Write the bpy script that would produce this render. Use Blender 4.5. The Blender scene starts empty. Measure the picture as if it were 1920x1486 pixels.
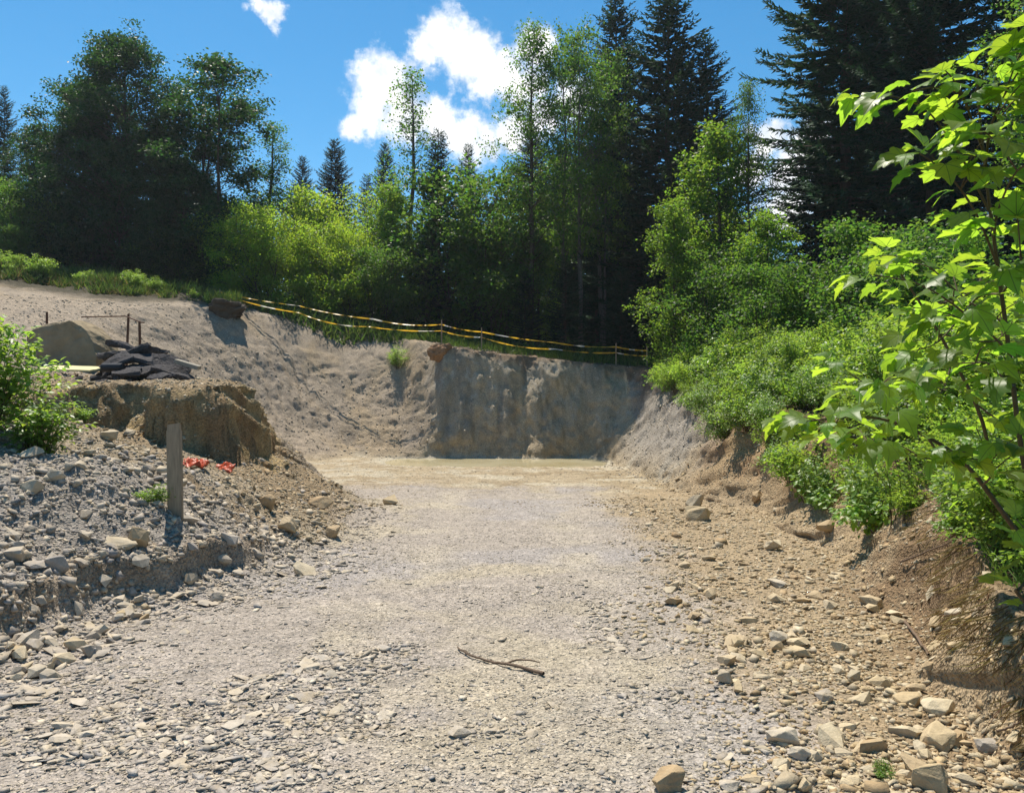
import bpy, bmesh, math, random
import numpy as np
from mathutils import Vector, Matrix, Euler
from mathutils.bvhtree import BVHTree

# ------------------------------------------------------------------ camera, world, sun, exposure
SC = bpy.context.scene
COL = SC.collection
EYE = 1.6
FPX = 1423.0           # focal length in photograph pixels (1920 wide)
HOR = 700.0            # horizon row of the photograph
R = math.radians

cam_d = bpy.data.cameras.new('camera')
cam = bpy.data.objects.new('camera', cam_d)
COL.objects.link(cam)
cam_d.sensor_width = 36.0
cam_d.lens = FPX / 1920 * 36
cam_d.shift_y = (HOR - 743) / 1920
cam_d.clip_start = 0.05
cam_d.clip_end = 3000
cam.location = (0, 0, EYE)
cam.rotation_euler = (R(90), 0, 0)
SC.camera = cam

SUN_AZ = -22.0         # degrees, left of the view axis (+Y)
SUN_EL = 64.0
SUN_STRENGTH = 4.8
SKY_STRENGTH = 0.1
EXPOSURE = 0.55
HAZE = 0.0004

world = bpy.data.worlds.new('World')
SC.world = world
world.use_nodes = True
wn = world.node_tree.nodes
wl = world.node_tree.links
wn.clear()


def wnode(t, **kw):
    n = wn.new(t)
    for k, v in kw.items():
        setattr(n, k, v)
    return n


def wmath(op, a, b=None, clamp=False):
    n = wn.new('ShaderNodeMath')
    n.operation = op
    n.use_clamp = clamp
    for i, v in enumerate((a, b)):
        if v is None:
            continue
        if isinstance(v, (int, float)):
            n.inputs[i].default_value = v
        else:
            wl.new(v, n.inputs[i])
    return n.outputs[0]


sky = wnode('ShaderNodeTexSky', sky_type='NISHITA')
sky.sun_disc = False
sky.sun_elevation = R(SUN_EL)
sky.sun_rotation = R(SUN_AZ)
sky.altitude = 700
sky.air_density = 1.0
sky.dust_density = 0.25
sky.ozone_density = 2.0
hsv = wnode('ShaderNodeHueSaturation')
hsv.inputs['Saturation'].default_value = 1.36
hsv.inputs['Hue'].default_value = 0.488
wl.new(sky.outputs[0], hsv.inputs['Color'])
bg = wnode('ShaderNodeBackground')
bg.inputs['Strength'].default_value = SKY_STRENGTH
wl.new(hsv.outputs[0], bg.inputs['Color'])
# clouds: puffs at directions in the sky, broken up by noise in direction space
tc = wnode('ShaderNodeTexCoord')
vnorm = wnode('ShaderNodeVectorMath', operation='NORMALIZE')
wl.new(tc.outputs['Generated'], vnorm.inputs[0])
DIRV = vnorm.outputs[0]


def sky_dir(px, py):
    return Vector(((px - 960) / FPX, 1.0, (HOR - py) / FPX)).normalized()


wz = wnode('ShaderNodeTexNoise')
wz.inputs['Scale'].default_value = 26
wz.inputs['Detail'].default_value = 6
wz.inputs['Roughness'].default_value = 0.62
wl.new(DIRV, wz.inputs['Vector'])
warp = wnode('ShaderNodeVectorMath', operation='MULTIPLY_ADD')
wl.new(wz.outputs['Color'], warp.inputs[0])
warp.inputs[1].default_value = (0.05, 0.05, 0.05)
sub = wnode('ShaderNodeVectorMath', operation='SUBTRACT')
wl.new(DIRV, sub.inputs[0])
sub.inputs[1].default_value = (0.025, 0.025, 0.025)
wl.new(sub.outputs[0], warp.inputs[2])
PUFFS = [  # photograph px, py, radius px
    (720, 140, 62), (700, 205, 55), (760, 225, 60), (815, 225, 52), (870, 255, 58), (735, 175, 58),
    (665, 232, 26), (915, 270, 46), (840, 75, 66), (800, 90, 40), (880, 105, 62), (915, 125, 52),
    (905, 165, 34), (945, 140, 50), (1000, 100, 52), (985, 160, 46), (1010, 230, 50), (1075, 190, 50),
    (960, 250, 44), (512, 22, 30), (488, 4, 26), (1482, 330, 62), (1470, 400, 60), (1440, 260, 46), (1520, 270, 52),
    (1400, 330, 40),
    # the rest of the sky goes on with the same scattered cumulus
    (-900, 120, 130), (-780, 180, 110), (-1040, 190, 100), (3100, 60, 130), (3260, 120, 110), (2960, 110, 90)]
acc = None
for (px, py, rr) in PUFFS:
    c = sky_dir(px, py)
    rad = rr / FPX * c.y
    dn = wnode('ShaderNodeVectorMath', operation='DISTANCE')
    wl.new(warp.outputs[0], dn.inputs[0])
    dn.inputs[1].default_value = c
    m = wmath('SUBTRACT', 1.0, wmath('MULTIPLY', dn.outputs['Value'], 1.0 / rad))
    acc = m if acc is None else wmath('SMOOTH_MAX', acc, m)
    if acc is not m:
        acc.node.inputs[2].default_value = 0.25
fine = wnode('ShaderNodeTexNoise')
fine.inputs['Scale'].default_value = 42
fine.inputs['Detail'].default_value = 8
fine.inputs['Roughness'].default_value = 0.66
wl.new(DIRV, fine.inputs['Vector'])
acc2 = wmath('ADD', acc, wmath('MULTIPLY', wmath('SUBTRACT', fine.outputs['Fac'], 0.5), 1.5))
mr = wnode('ShaderNodeMapRange', interpolation_type='SMOOTHSTEP')
wl.new(acc2, mr.inputs['Value'])
mr.inputs['From Min'].default_value = -0.12
mr.inputs['From Max'].default_value = 0.62
soft = wnode('ShaderNodeTexNoise')
soft.inputs['Scale'].default_value = 30
soft.inputs['Detail'].default_value = 5
wl.new(DIRV, soft.inputs['Vector'])
cr = wnode('ShaderNodeValToRGB')
cr.color_ramp.elements[0].position = 0.3
cr.color_ramp.elements[0].color = (0.62, 0.68, 0.76, 1)
cr.color_ramp.elements[1].position = 0.55
cr.color_ramp.elements[1].color = (1.0, 1.0, 1.0, 1)
wl.new(soft.outputs['Fac'], cr.inputs[0])
bgc = wnode('ShaderNodeBackground')
bgc.inputs['Strength'].default_value = 0.9
wl.new(cr.outputs[0], bgc.inputs['Color'])
mixw = wnode('ShaderNodeMixShader')
wl.new(mr.outputs[0], mixw.inputs[0])
wl.new(bg.outputs[0], mixw.inputs[1])
wl.new(bgc.outputs[0], mixw.inputs[2])
wo = wnode('ShaderNodeOutputWorld')
wl.new(mixw.outputs[0], wo.inputs[0])

sun_d = bpy.data.lights.new('sun', 'SUN')
sun_d.energy = SUN_STRENGTH
sun_d.angle = R(0.53)
sun_d.color = (1.0, 0.925, 0.80)
sun = bpy.data.objects.new('sun', sun_d)
COL.objects.link(sun)
_az, _el = R(SUN_AZ), R(SUN_EL)
sun_vec = Vector((math.sin(_az) * math.cos(_el), math.cos(_az) * math.cos(_el), math.sin(_el)))
sun.rotation_euler = sun_vec.to_track_quat('Z', 'Y').to_euler()
sun.location = sun_vec * 60

vs = SC.view_settings
vs.view_transform = 'Standard'
vs.look = 'None'
vs.exposure = EXPOSURE
vs.gamma = 1.0
vs.use_curve_mapping = False
SC.cycles.max_bounces = 6
SC.cycles.diffuse_bounces = 3
SC.cycles.glossy_bounces = 2
SC.cycles.transmission_bounces = 4
SC.cycles.transparent_max_bounces = 6
SC.cycles.sample_clamp_indirect = 6

rng = np.random.default_rng(11)
random.seed(11)


# ------------------------------------------------------------------ helpers
def P(px, py, d):
    """the point at depth d (metres along +Y) seen at a photograph pixel"""
    return Vector(((px - 960) / FPX * d, d, EYE - (py - HOR) / FPX * d))


def put(o, label=None, cat=None, group=None, kind=None):
    if label:
        o['label'] = label
    if cat:
        o['category'] = cat
    if group:
        o['group'] = group
    if kind:
        o['kind'] = kind
    return o


def link(name, data, parent=None, mat=None):
    o = bpy.data.objects.new(name, data)
    COL.objects.link(o)
    if parent is not None:
        o.parent = parent
    if mat is not None and data is not None and not data.materials:
        data.materials.append(mat)
    return o


def np_mesh(name, v, f, col=None, smooth=False):
    """v (n,3), f (m,k) all the same k; col per-vertex (n,3) linear"""
    v = np.asarray(v, np.float32)
    f = np.asarray(f, np.int32)
    k = f.shape[1]
    me = bpy.data.meshes.new(name)
    me.vertices.add(len(v))
    me.vertices.foreach_set('co', v.ravel())
    me.loops.add(f.size)
    me.loops.foreach_set('vertex_index', f.ravel())
    me.polygons.add(len(f))
    me.polygons.foreach_set('loop_start', np.arange(0, f.size, k, dtype=np.int32))
    me.polygons.foreach_set('loop_total', np.full(len(f), k, np.int32))
    if smooth:
        me.polygons.foreach_set('use_smooth', np.ones(len(f), bool))
    if col is not None:
        a = me.color_attributes.new('Col', 'FLOAT_COLOR', 'POINT')
        c = np.ones((len(v), 4), np.float32)
        c[:, :3] = col
        a.data.foreach_set('color', c.ravel())
    me.update(calc_edges=True)
    return me


def _hash(ix, iy, iz, seed):
    h = (ix.astype(np.int64) * 374761393 + iy.astype(np.int64) * 668265263 + iz.astype(np.int64) * 2147483647 + seed * 974711) & 0xffffffff
    h = ((h ^ (h >> 13)) * 1274126177) & 0xffffffff
    h = ((h ^ (h >> 16)) * 2246822519) & 0xffffffff
    return ((h ^ (h >> 15)) & 0xffffff) / float(0xffffff)


def noise2(x, y, seed=0):
    ix = np.floor(x); iy = np.floor(y)
    fx = x - ix; fy = y - iy
    ux = fx * fx * fx * (fx * (fx * 6 - 15) + 10)
    uy = fy * fy * fy * (fy * (fy * 6 - 15) + 10)
    ix = ix.astype(np.int64); iy = iy.astype(np.int64)
    z0 = np.zeros_like(ix)
    a = _hash(ix, iy, z0, seed); b = _hash(ix + 1, iy, z0, seed)
    c = _hash(ix, iy + 1, z0, seed); d = _hash(ix + 1, iy + 1, z0, seed)
    return (a + (b - a) * ux) * (1 - uy) + (c + (d - c) * ux) * uy - 0.5


def fbm(x, y, seed=0, oct=4, gain=0.5, lac=2.03):
    s = 0.0; a = 1.0; t = 0.0
    for i in range(oct):
        s = s + a * noise2(x + 17.3 * i, y - 9.1 * i, seed + i)
        t += a
        a *= gain; x = x * lac; y = y * lac
    return s / t * 2.0          # about -1..1


def sstep(a, b, x):
    t = np.clip((x - a) / (b - a), 0, 1)
    return t * t * (3 - 2 * t)


# ------------------------------------------------------------------ materials
def mat_new(name):
    m = bpy.data.materials.new(name)
    m.use_nodes = True
    n = m.node_tree.nodes
    l = m.node_tree.links
    b = n['Principled BSDF']
    b.inputs['Specular IOR Level'].default_value = 0.25
    return m, n, l, b


def n_noise(n, l, scale, detail=4, rough=0.6, vec=None):
    t = n.new('ShaderNodeTexNoise')
    t.inputs['Scale'].default_value = scale
    t.inputs['Detail'].default_value = detail
    t.inputs['Roughness'].default_value = rough
    if vec is not None:
        l.new(vec, t.inputs['Vector'])
    return t


def n_math(n, l, op, a, b=None):
    m = n.new('ShaderNodeMath')
    m.operation = op
    for i, v in enumerate((a, b)):
        if v is None:
            continue
        if isinstance(v, (int, float)):
            m.inputs[i].default_value = v
        else:
            l.new(v, m.inputs[i])
    return m.outputs[0]


def n_scale(n, l, col, fac):
    m = n.new('ShaderNodeVectorMath')
    m.operation = 'SCALE'
    l.new(col, m.inputs[0])
    l.new(fac, m.inputs['Scale'])
    return m.outputs[0]


def n_bump(n, l, h, strength, dist, prev=None):
    b = n.new('ShaderNodeBump')
    b.inputs['Strength'].default_value = strength
    b.inputs['Distance'].default_value = dist
    l.new(h, b.inputs['Height'])
    if prev is not None:
        l.new(prev, b.inputs['Normal'])
    return b.outputs[0]


def ground_material():
    m, n, l, b = mat_new('soil_and_gravel')
    at = n.new('ShaderNodeAttribute'); at.attribute_name = 'Col'
    tcn = n.new('ShaderNodeTexCoord')
    ob = tcn.outputs['Object']
    n1 = n_noise(n, l, 9, 6, 0.7, ob)
    n2 = n_noise(n, l, 70, 4, 0.65, ob)
    vo = n.new('ShaderNodeTexVoronoi'); vo.inputs['Scale'].default_value = 55
    vo.inputs['Randomness'].default_value = 1.0
    l.new(ob, vo.inputs['Vector'])
    vo2 = n.new('ShaderNodeTexVoronoi'); vo2.inputs['Scale'].default_value = 22
    l.new(ob, vo2.inputs['Vector'])
    sep = n.new('ShaderNodeSeparateColor'); l.new(vo.outputs['Color'], sep.inputs[0])
    f = n_math(n, l, 'MULTIPLY_ADD', sep.outputs[0], 0.5); f.node.inputs[2].default_value = 0.60
    f2 = n_math(n, l, 'MULTIPLY_ADD', n1.outputs['Fac'], 0.7); f2.node.inputs[2].default_value = 0.62
    f3 = n_math(n, l, 'MULTIPLY_ADD', n2.outputs['Fac'], 0.5); f3.node.inputs[2].default_value = 0.75
    ff = n_math(n, l, 'MULTIPLY', n_math(n, l, 'MULTIPLY', f, f2), f3)
    l.new(n_scale(n, l, at.outputs['Color'], ff), b.inputs['Base Color'])
    b.inputs['Roughness'].default_value = 0.92
    bp = n_bump(n, l, n1.outputs['Fac'], 0.5, 0.06)
    bp = n_bump(n, l, vo2.outputs['Distance'], 0.5, 0.03, bp)
    bp = n_bump(n, l, vo.outputs['Distance'], 0.8, 0.016, bp)
    bp = n_bump(n, l, n2.outputs['Fac'], 0.4, 0.01, bp)
    l.new(bp, b.inputs['Normal'])
    return m


def stone_material(name, ramp, attr=False):
    m, n, l, b = mat_new(name)
    tcn = n.new('ShaderNodeTexCoord')
    if attr:
        at = n.new('ShaderNodeAttribute'); at.attribute_name = 'Col'
        base = at.outputs['Color']
        vec = tcn.outputs['Object']
    else:
        oi = n.new('ShaderNodeObjectInfo')
        cr_ = n.new('ShaderNodeValToRGB')
        el = cr_.color_ramp.elements
        while len(el) < len(ramp):
            el.new(0.5)
        for i, c in enumerate(ramp):
            el[i].position = i / (len(ramp) - 1)
            el[i].color = (*c, 1)
        l.new(oi.outputs['Random'], cr_.inputs[0])
        base = cr_.outputs[0]
        geo = n.new('ShaderNodeNewGeometry')
        vec = geo.outputs['Position']
    n1 = n_noise(n, l, 16, 6, 0.7, vec)
    n2 = n_noise(n, l, 110, 3, 0.6, vec)
    f = n_math(n, l, 'MULTIPLY_ADD', n1.outputs['Fac'], 0.9); f.node.inputs[2].default_value = 0.55
    f2 = n_math(n, l, 'MULTIPLY_ADD', n2.outputs['Fac'], 0.4); f2.node.inputs[2].default_value = 0.8
    n3 = n_noise(n, l, 7, 5, 0.7, vec)
    mk = n.new('ShaderNodeMapRange'); l.new(n3.outputs['Fac'], mk.inputs['Value'])
    mk.inputs['From Min'].default_value = 0.45; mk.inputs['From Max'].default_value = 0.68; mk.inputs['To Max'].default_value = 0.7
    mx = n.new('ShaderNodeMix'); mx.data_type = 'RGBA'
    l.new(mk.outputs[0], mx.inputs['Factor'])
    for i_ in mx.inputs:
        if i_.type == 'RGBA' and i_.name == 'A':
            l.new(base, i_)
        if i_.type == 'RGBA' and i_.name == 'B':
            i_.default_value = (0.40, 0.315, 0.20, 1)
    base = [o_ for o_ in mx.outputs if o_.type == 'RGBA'][0]
    l.new(n_scale(n, l, base, n_math(n, l, 'MULTIPLY', f, f2)), b.inputs['Base Color'])
    b.inputs['Roughness'].default_value = 0.9
    bp = n_bump(n, l, n1.outputs['Fac'], 0.5, 0.02)
    bp = n_bump(n, l, n2.outputs['Fac'], 0.5, 0.004, bp)
    l.new(bp, b.inputs['Normal'])
    return m


def leaf_material(name, front, back, trans=0.45, gloss=0.35, vary=0.5, rough=0.45):
    """front: reflected colour, back: colour of light passing through; 'Col' red channel varies value, green hue"""
    m, n, l, b = mat_new(name)
    at = n.new('ShaderNodeAttribute'); at.attribute_name = 'Col'
    sp = n.new('ShaderNodeSeparateColor'); l.new(at.outputs['Color'], sp.inputs[0])
    oi = n.new('ShaderNodeObjectInfo')

    def tint(c):
        h = n.new('ShaderNodeHueSaturation')
        h.inputs['Color'].default_value = (*c, 1)
        v = n_math(n, l, 'MULTIPLY_ADD', sp.outputs[0], vary); v.node.inputs[2].default_value = 1 - vary / 2
        v2 = n_math(n, l, 'MULTIPLY_ADD', oi.outputs['Random'], 0.3); v2.node.inputs[2].default_value = 0.85
        l.new(n_math(n, l, 'MULTIPLY', v, v2), h.inputs['Value'])
        hu = n_math(n, l, 'MULTIPLY_ADD', sp.outputs[1], 0.05); hu.node.inputs[2].default_value = 0.475
        l.new(hu, h.inputs['Hue'])
        return h.outputs[0]
    l.new(tint(front), b.inputs['Base Color'])
    b.inputs['Roughness'].default_value = rough
    b.inputs['Specular IOR Level'].default_value = gloss
    if trans > 0:
        tr = n.new('ShaderNodeBsdfTranslucent')
        l.new(tint(back), tr.inputs['Color'])
        mx = n.new('ShaderNodeMixShader'); mx.inputs[0].default_value = trans
        l.new(b.outputs[0], mx.inputs[1]); l.new(tr.outputs[0], mx.inputs[2])
        l.new(mx.outputs[0], n['Material Output'].inputs['Surface'])
    return m


def simple_material(name, col, rough=0.8, nscale=20, amount=0.6, bump=0.3, bdist=0.01, stretch=None, spec=0.25):
    m, n, l, b = mat_new(name)
    tcn = n.new('ShaderNodeTexCoord')
    vec = tcn.outputs['Object']
    if stretch:
        mp = n.new('ShaderNodeMapping'); mp.inputs['Scale'].default_value = stretch
        l.new(vec, mp.inputs['Vector']); vec = mp.outputs[0]
    t = n_noise(n, l, nscale, 6, 0.65, vec)
    f = n_math(n, l, 'MULTIPLY_ADD', t.outputs['Fac'], amount * 2); f.node.inputs[2].default_value = 1 - amount
    rgb = n.new('ShaderNodeRGB'); rgb.outputs[0].default_value = (*col, 1)
    l.new(n_scale(n, l, rgb.outputs[0], f), b.inputs['Base Color'])
    b.inputs['Roughness'].default_value = rough
    b.inputs['Specular IOR Level'].default_value = spec
    l.new(n_bump(n, l, t.outputs['Fac'], bump, bdist), b.inputs['Normal'])
    return m


M = {}
M['ground'] = ground_material()
PAL_TRACK = [(0.38, 0.33, 0.27), (0.47, 0.405, 0.325), (0.35, 0.315, 0.28), (0.52, 0.45, 0.35), (0.42, 0.365, 0.30)]
PAL_TAN = [(0.44, 0.33, 0.19), (0.50, 0.405, 0.265), (0.37, 0.26, 0.145), (0.53, 0.445, 0.31), (0.42, 0.35, 0.25)]
PAL_SCREE = [(0.33, 0.29, 0.245), (0.44, 0.375, 0.29), (0.37, 0.325, 0.275), (0.48, 0.405, 0.30), (0.30, 0.27, 0.245)]
M['stone_track'] = stone_material('grey_limestone', PAL_TRACK)
M['stone_tan'] = stone_material('tan_limestone', PAL_TAN)
M['stone_scree'] = stone_material('scree_limestone', PAL_SCREE)
M['stone_attr'] = stone_material('crushed_stone', None, attr=True)
M['spruce'] = leaf_material('spruce_needles', (0.025, 0.062, 0.032), (0.035, 0.085, 0.025), 0.2, 0.12, 0.7, 0.7)
M['broad_dark'] = leaf_material('dark_broad_leaves', (0.026, 0.062, 0.024), (0.06, 0.15, 0.022), 0.38, 0.2, 0.7)
M['broad_mid'] = leaf_material('mid_green_leaves', (0.052, 0.11, 0.025), (0.17, 0.33, 0.034), 0.47, 0.22, 0.7)
M['broad_light'] = leaf_material('light_green_leaves', (0.082, 0.155, 0.024), (0.27, 0.45, 0.036), 0.5, 0.22, 0.7)
M['broad_bright'] = leaf_material('bright_bush_leaves', (0.115, 0.195, 0.026), (0.40, 0.58, 0.04), 0.52, 0.22, 0.7)
M['herb'] = leaf_material('bank_herb_leaves', (0.115, 0.20, 0.040), (0.37, 0.55, 0.055), 0.47, 0.35, 0.8, 0.4)
M['maple'] = leaf_material('maple_leaves', (0.085, 0.175, 0.034), (0.42, 0.64, 0.040), 0.6, 0.35, 0.6, 0.4)


def add_veins(m):
    """pale veins fanning out from the leaf base (local leaf coordinates)"""
    n = m.node_tree.nodes; l = m.node_tree.links
    tcn = n.new('ShaderNodeTexCoord'); sp = n.new('ShaderNodeSeparateXYZ'); l.new(tcn.outputs['Object'], sp.inputs[0])
    ax = n_math(n, l, 'ABSOLUTE', sp.outputs[0])
    yy = n_math(n, l, 'ADD', sp.outputs[1], 0.02)
    ang = n_math(n, l, 'ARCTAN2', ax, yy)
    rad_ = n_math(n, l, 'SQRT', n_math(n, l, 'ADD', n_math(n, l, 'MULTIPLY', ax, ax), n_math(n, l, 'MULTIPLY', yy, yy)))
    mn = None
    for a in (0.0, 0.60, 1.27):
        d = n_math(n, l, 'MULTIPLY', n_math(n, l, 'ABSOLUTE', n_math(n, l, 'SUBTRACT', ang, a)), rad_)
        mn = d if mn is None else n_math(n, l, 'MINIMUM', mn, d)
    mask = n.new('ShaderNodeMapRange'); l.new(mn, mask.inputs['Value'])
    mask.inputs['From Min'].default_value = 0.006; mask.inputs['From Max'].default_value = 0.020
    mask.inputs['To Min'].default_value = 0.0; mask.inputs['To Max'].default_value = 1.0
    nz_ = n_noise(n, l, 7, 4, .6, tcn.outputs['Object'])
    fac = n_math(n, l, 'MULTIPLY', mask.outputs[0], n_math(n, l, 'ADD', n_math(n, l, 'MULTIPLY', nz_.outputs['Fac'], 0.9), 0.5))
    for node in list(n):
        if node.type in ('BSDF_PRINCIPLED', 'BSDF_TRANSLUCENT'):
            inp = node.inputs['Base Color'] if node.type == 'BSDF_PRINCIPLED' else node.inputs['Color']
            src = inp.links[0].from_socket
            mx = n.new('ShaderNodeMix'); mx.data_type = 'RGBA'
            l.new(fac, mx.inputs['Factor'])
            for i_ in mx.inputs:
                if i_.name == 'A' and i_.type == 'RGBA':
                    i_.default_value = (0.17, 0.26, 0.06, 1) if node.type == 'BSDF_PRINCIPLED' else (0.12, 0.22, 0.02, 1)
                if i_.name == 'B' and i_.type == 'RGBA':
                    l.new(src, i_)
            l.new([o_ for o_ in mx.outputs if o_.type == 'RGBA'][0], inp)
    b = n['Principled BSDF']
    l.new(n_bump(n, l, mask.outputs[0], .4, .02), b.inputs['Normal'])


add_veins(M['maple'])
M['grass'] = leaf_material('green_grass', (0.07, 0.12, 0.028), (0.17, 0.27, 0.04), 0.35, 0.2, 0.8)
M['straw'] = leaf_material('dry_grass', (0.22, 0.165, 0.07), (0.30, 0.22, 0.08), 0.3, 0.15, 0.9, 0.7)
M['root'] = leaf_material('fine_roots', (0.10, 0.06, 0.03), (0.1, 0.06, 0.03), 0.1, 0.1, 0.8, 0.8)
M['bark'] = simple_material('bark', (0.085, 0.066, 0.05), 0.95, 14, 0.7, 0.8, 0.03, (1, 1, 0.3))
M['bark_mid'] = simple_material('grey_bark', (0.13, 0.115, 0.095), 0.9, 10, 0.8, 0.6, 0.02, (1, 1, 0.6))
M['bark_pale'] = simple_material('pale_bark', (0.22, 0.20, 0.17), 0.9, 10, 0.8, 0.6, 0.02, (1, 1, 0.6))
M['twig'] = simple_material('green_brown_twig', (0.10, 0.075, 0.04), 0.8, 40, 0.6, 0.4, 0.004)
M['wood_grey'] = simple_material('weathered_timber', (0.30, 0.235, 0.16), 0.9, 30, 0.6, 0.7, 0.004, (3, 3, 0.25))
M['wood_dead'] = simple_material('dead_wood', (0.16, 0.11, 0.075), 0.9, 50, 0.6, 0.7, 0.004)
M['asphalt'] = simple_material('broken_asphalt', (0.075, 0.068, 0.068), 0.9, 22, 0.95, 1.0, 0.05, None, 0.2)
M['boulder'] = simple_material('ochre_boulder', (0.27, 0.21, 0.13), 0.92, 3.5, 0.5, 0.8, 0.06)
M['clay'] = simple_material('earth_clod', (0.075, 0.061, 0.045), 0.95, 14, 0.7, 1.0, 0.05)
M['orange_clay'] = simple_material('orange_earth', (0.24, 0.14, 0.075), 0.95, 14, 0.6, 1.0, 0.05)
M['board'] = simple_material('yellow_board', (0.62, 0.53, 0.27), 0.7, 9, 0.25, 0.2, 0.005)
M['concrete'] = simple_material('pale_concrete', (0.28, 0.25, 0.20), 0.9, 18, 0.4, 0.5, 0.01)
M['rust'] = simple_material('rusty_iron', (0.12, 0.06, 0.035), 0.8, 40, 0.6, 0.5, 0.004)
M['orange'] = simple_material('orange_plastic', (0.42, 0.065, 0.02), 0.45, 8, 0.25, 0.3, 0.01)
M['pipe'] = simple_material('black_pipe', (0.02, 0.02, 0.022), 0.5, 20, 0.4, 0.2, 0.003)


def tape_material():
    m, n, l, b = mat_new('barrier_tape_plastic')
    at = n.new('ShaderNodeAttribute'); at.attribute_name = 'Col'
    b.inputs['Roughness'].default_value = 0.35
    l.new(at.outputs['Color'], b.inputs['Base Color'])
    tr = n.new('ShaderNodeBsdfTranslucent'); l.new(at.outputs['Color'], tr.inputs['Color'])
    mx = n.new('ShaderNodeMixShader'); mx.inputs[0].default_value = 0.5
    l.new(b.outputs[0], mx.inputs[1]); l.new(tr.outputs[0], mx.inputs[2])
    l.new(mx.outputs[0], n['Material Output'].inputs['Surface'])
    return m


M['tape'] = tape_material()


def water_material():
    m, n, l, b = mat_new('muddy_water')
    tcn = n.new('ShaderNodeTexCoord')
    t = n_noise(n, l, 0.8, 3, 0.5, tcn.outputs['Object'])
    cr_ = n.new('ShaderNodeValToRGB')
    cr_.color_ramp.elements[0].position = 0.35; cr_.color_ramp.elements[0].color = (0.40, 0.335, 0.19, 1)
    cr_.color_ramp.elements[1].position = 0.65; cr_.color_ramp.elements[1].color = (0.48, 0.42, 0.27, 1)
    l.new(t.outputs['Fac'], cr_.inputs[0]); l.new(cr_.outputs[0], b.inputs['Base Color'])
    b.inputs['Roughness'].default_value = 0.08
    b.inputs['IOR'].default_value = 1.33
    b.inputs['Specular IOR Level'].default_value = 0.5
    t2 = n_noise(n, l, 6, 3, 0.5, tcn.outputs['Object'])
    l.new(n_bump(n, l, t2.outputs['Fac'], 0.15, 0.02), b.inputs['Normal'])
    return m


M['water'] = water_material()

# ------------------------------------------------------------------ terrain
# toe of the cut (track + pit floor) in plan: x, y, horizontal width of the slope that rises from it
TOE = np.array([
    (-4.2, -6, 3.0), (-3.3, 2.2, 2.4), (-2.85, 4.2, 1.9), (-2.9, 5.4, 1.7), (-2.4, 6.5, 1.4), (-2.05, 7.7, 1.4),
    (-2.05, 9.4, 1.7), (-2.35, 13.0, 2.4), (-3.6, 16.5, 3.0), (-5.8, 19.5, 4.0), (-7.0, 22.2, 6.0), (-7.0, 24.4, 6.6),
    (-5.6, 25.8, 6.4), (-3.9, 26.2, 5.2), (-3.2, 26.3, 3.4), (-2.5, 26.3, 1.9), (-0.5, 26.4, 1.7), (0.2, 26.2, 2.2), (1.3, 26.2, 2.2), (1.9, 26.4, 1.7), (2.6, 26.4, 1.8), (3.2, 26.2, 2.1),
    (3.35, 24, 1.9), (3.2, 21, 1.7), (3.4, 17, 1.35), (3.75, 12, 1.0), (3.45, 7.7, 0.75), (2.8, 5.5, 0.45), (2.32, 4.2, 0.3),
    (2.12, 3.3, 0.22), (2.05, -6, 0.4)])
TOPC = np.array([   # ground outside the cut: x, y, z
    (-3.15, 7, .38), (-3.4, 5, .5), (-3.9, 3, .55), (-4.7, 7, .95), (-5.2, 8.6, 1.05), (-3.6, 10.4, .15), (-4.7, 9.9, .55),
    (-6.6, 10.6, 1.15), (-7.5, 8, 1.3), (-5.6, 13.5, 1.0), (-8.3, 15, 1.5), (-6.2, 15.2, 1.35), (-9.7, 17, 1.8), (-13, 17, 2.3),
    (-8, 19, 1.75), (-12, 22, 2.7), (-20, 30, 5.3), (-13, 29, 4.4), (-12, 31, 4.55), (-9.5, 30.5, 3.9), (-7.3, 30.5, 3.35), (-5, 29.8, 3.0),
    (-3.1, 28.4, 2.72), (-1, 28.2, 2.45), (1, 28.2, 2.2), (3, 28.2, 1.98), (5, 28, 1.8), (5.6, 24, 1.45), (5.6, 18, 1.15),
    (5.4, 12, .95), (5, 8, .75), (3.6, 5.5, .62), (2.8, 4.1, .5), (2.5, 3.2, .42), (2.7, 2, .42), (3.3, -4, .5), (8, 10, 1.5), (10, 18, 2.0),
    (15, 25, 2.8), (12, 6, 2.2), (12, 32, 2.4), (4, 36, 2.3), (-6, 38, 3.6), (-14, 40, 5.6), (-26, 40, 8), (-16, 10, 2.6), (-12, 4, 1.4),
    (20, 45, 4), (0, 55, 4), (-25, 60, 9), (30, 30, 6), (-40, 30, 9), (-30, -10, 2), (0, -20, .6), (25, -10, 3),
    (0, 100, 8), (70, 70, 10), (-70, 70, 14), (80, -40, 6), (-80, -40, 6), (0, -90, 2), (0, 400, 20), (350, 200, 22), (-350, 200, 24),
    (350, -200, 12), (-350, -200, 12), (0, -400, 8)], float)


def tps_fit(c):
    n = len(c)
    d2 = ((c[:, None, :2] - c[None, :, :2]) ** 2).sum(-1)
    K = np.sqrt(d2)                     # biharmonic-like, gentle between points
    A = np.zeros((n + 3, n + 3))
    A[:n, :n] = K + np.eye(n) * 0.02
    A[:n, n] = 1; A[:n, n + 1:] = c[:, :2]
    A[n, :n] = 1; A[n + 1:, :n] = c[:, :2].T
    b = np.zeros(n + 3); b[:n] = c[:, 2]
    return np.linalg.solve(A, b)


TPSW = tps_fit(TOPC)


def z_top(x, y):
    z = TPSW[-3] + TPSW[-2] * x + TPSW[-1] * y
    for i in range(len(TOPC)):
        z = z + TPSW[i] * np.sqrt((x - TOPC[i, 0]) ** 2 + (y - TOPC[i, 1]) ** 2 + 0.6)
    return z


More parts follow.
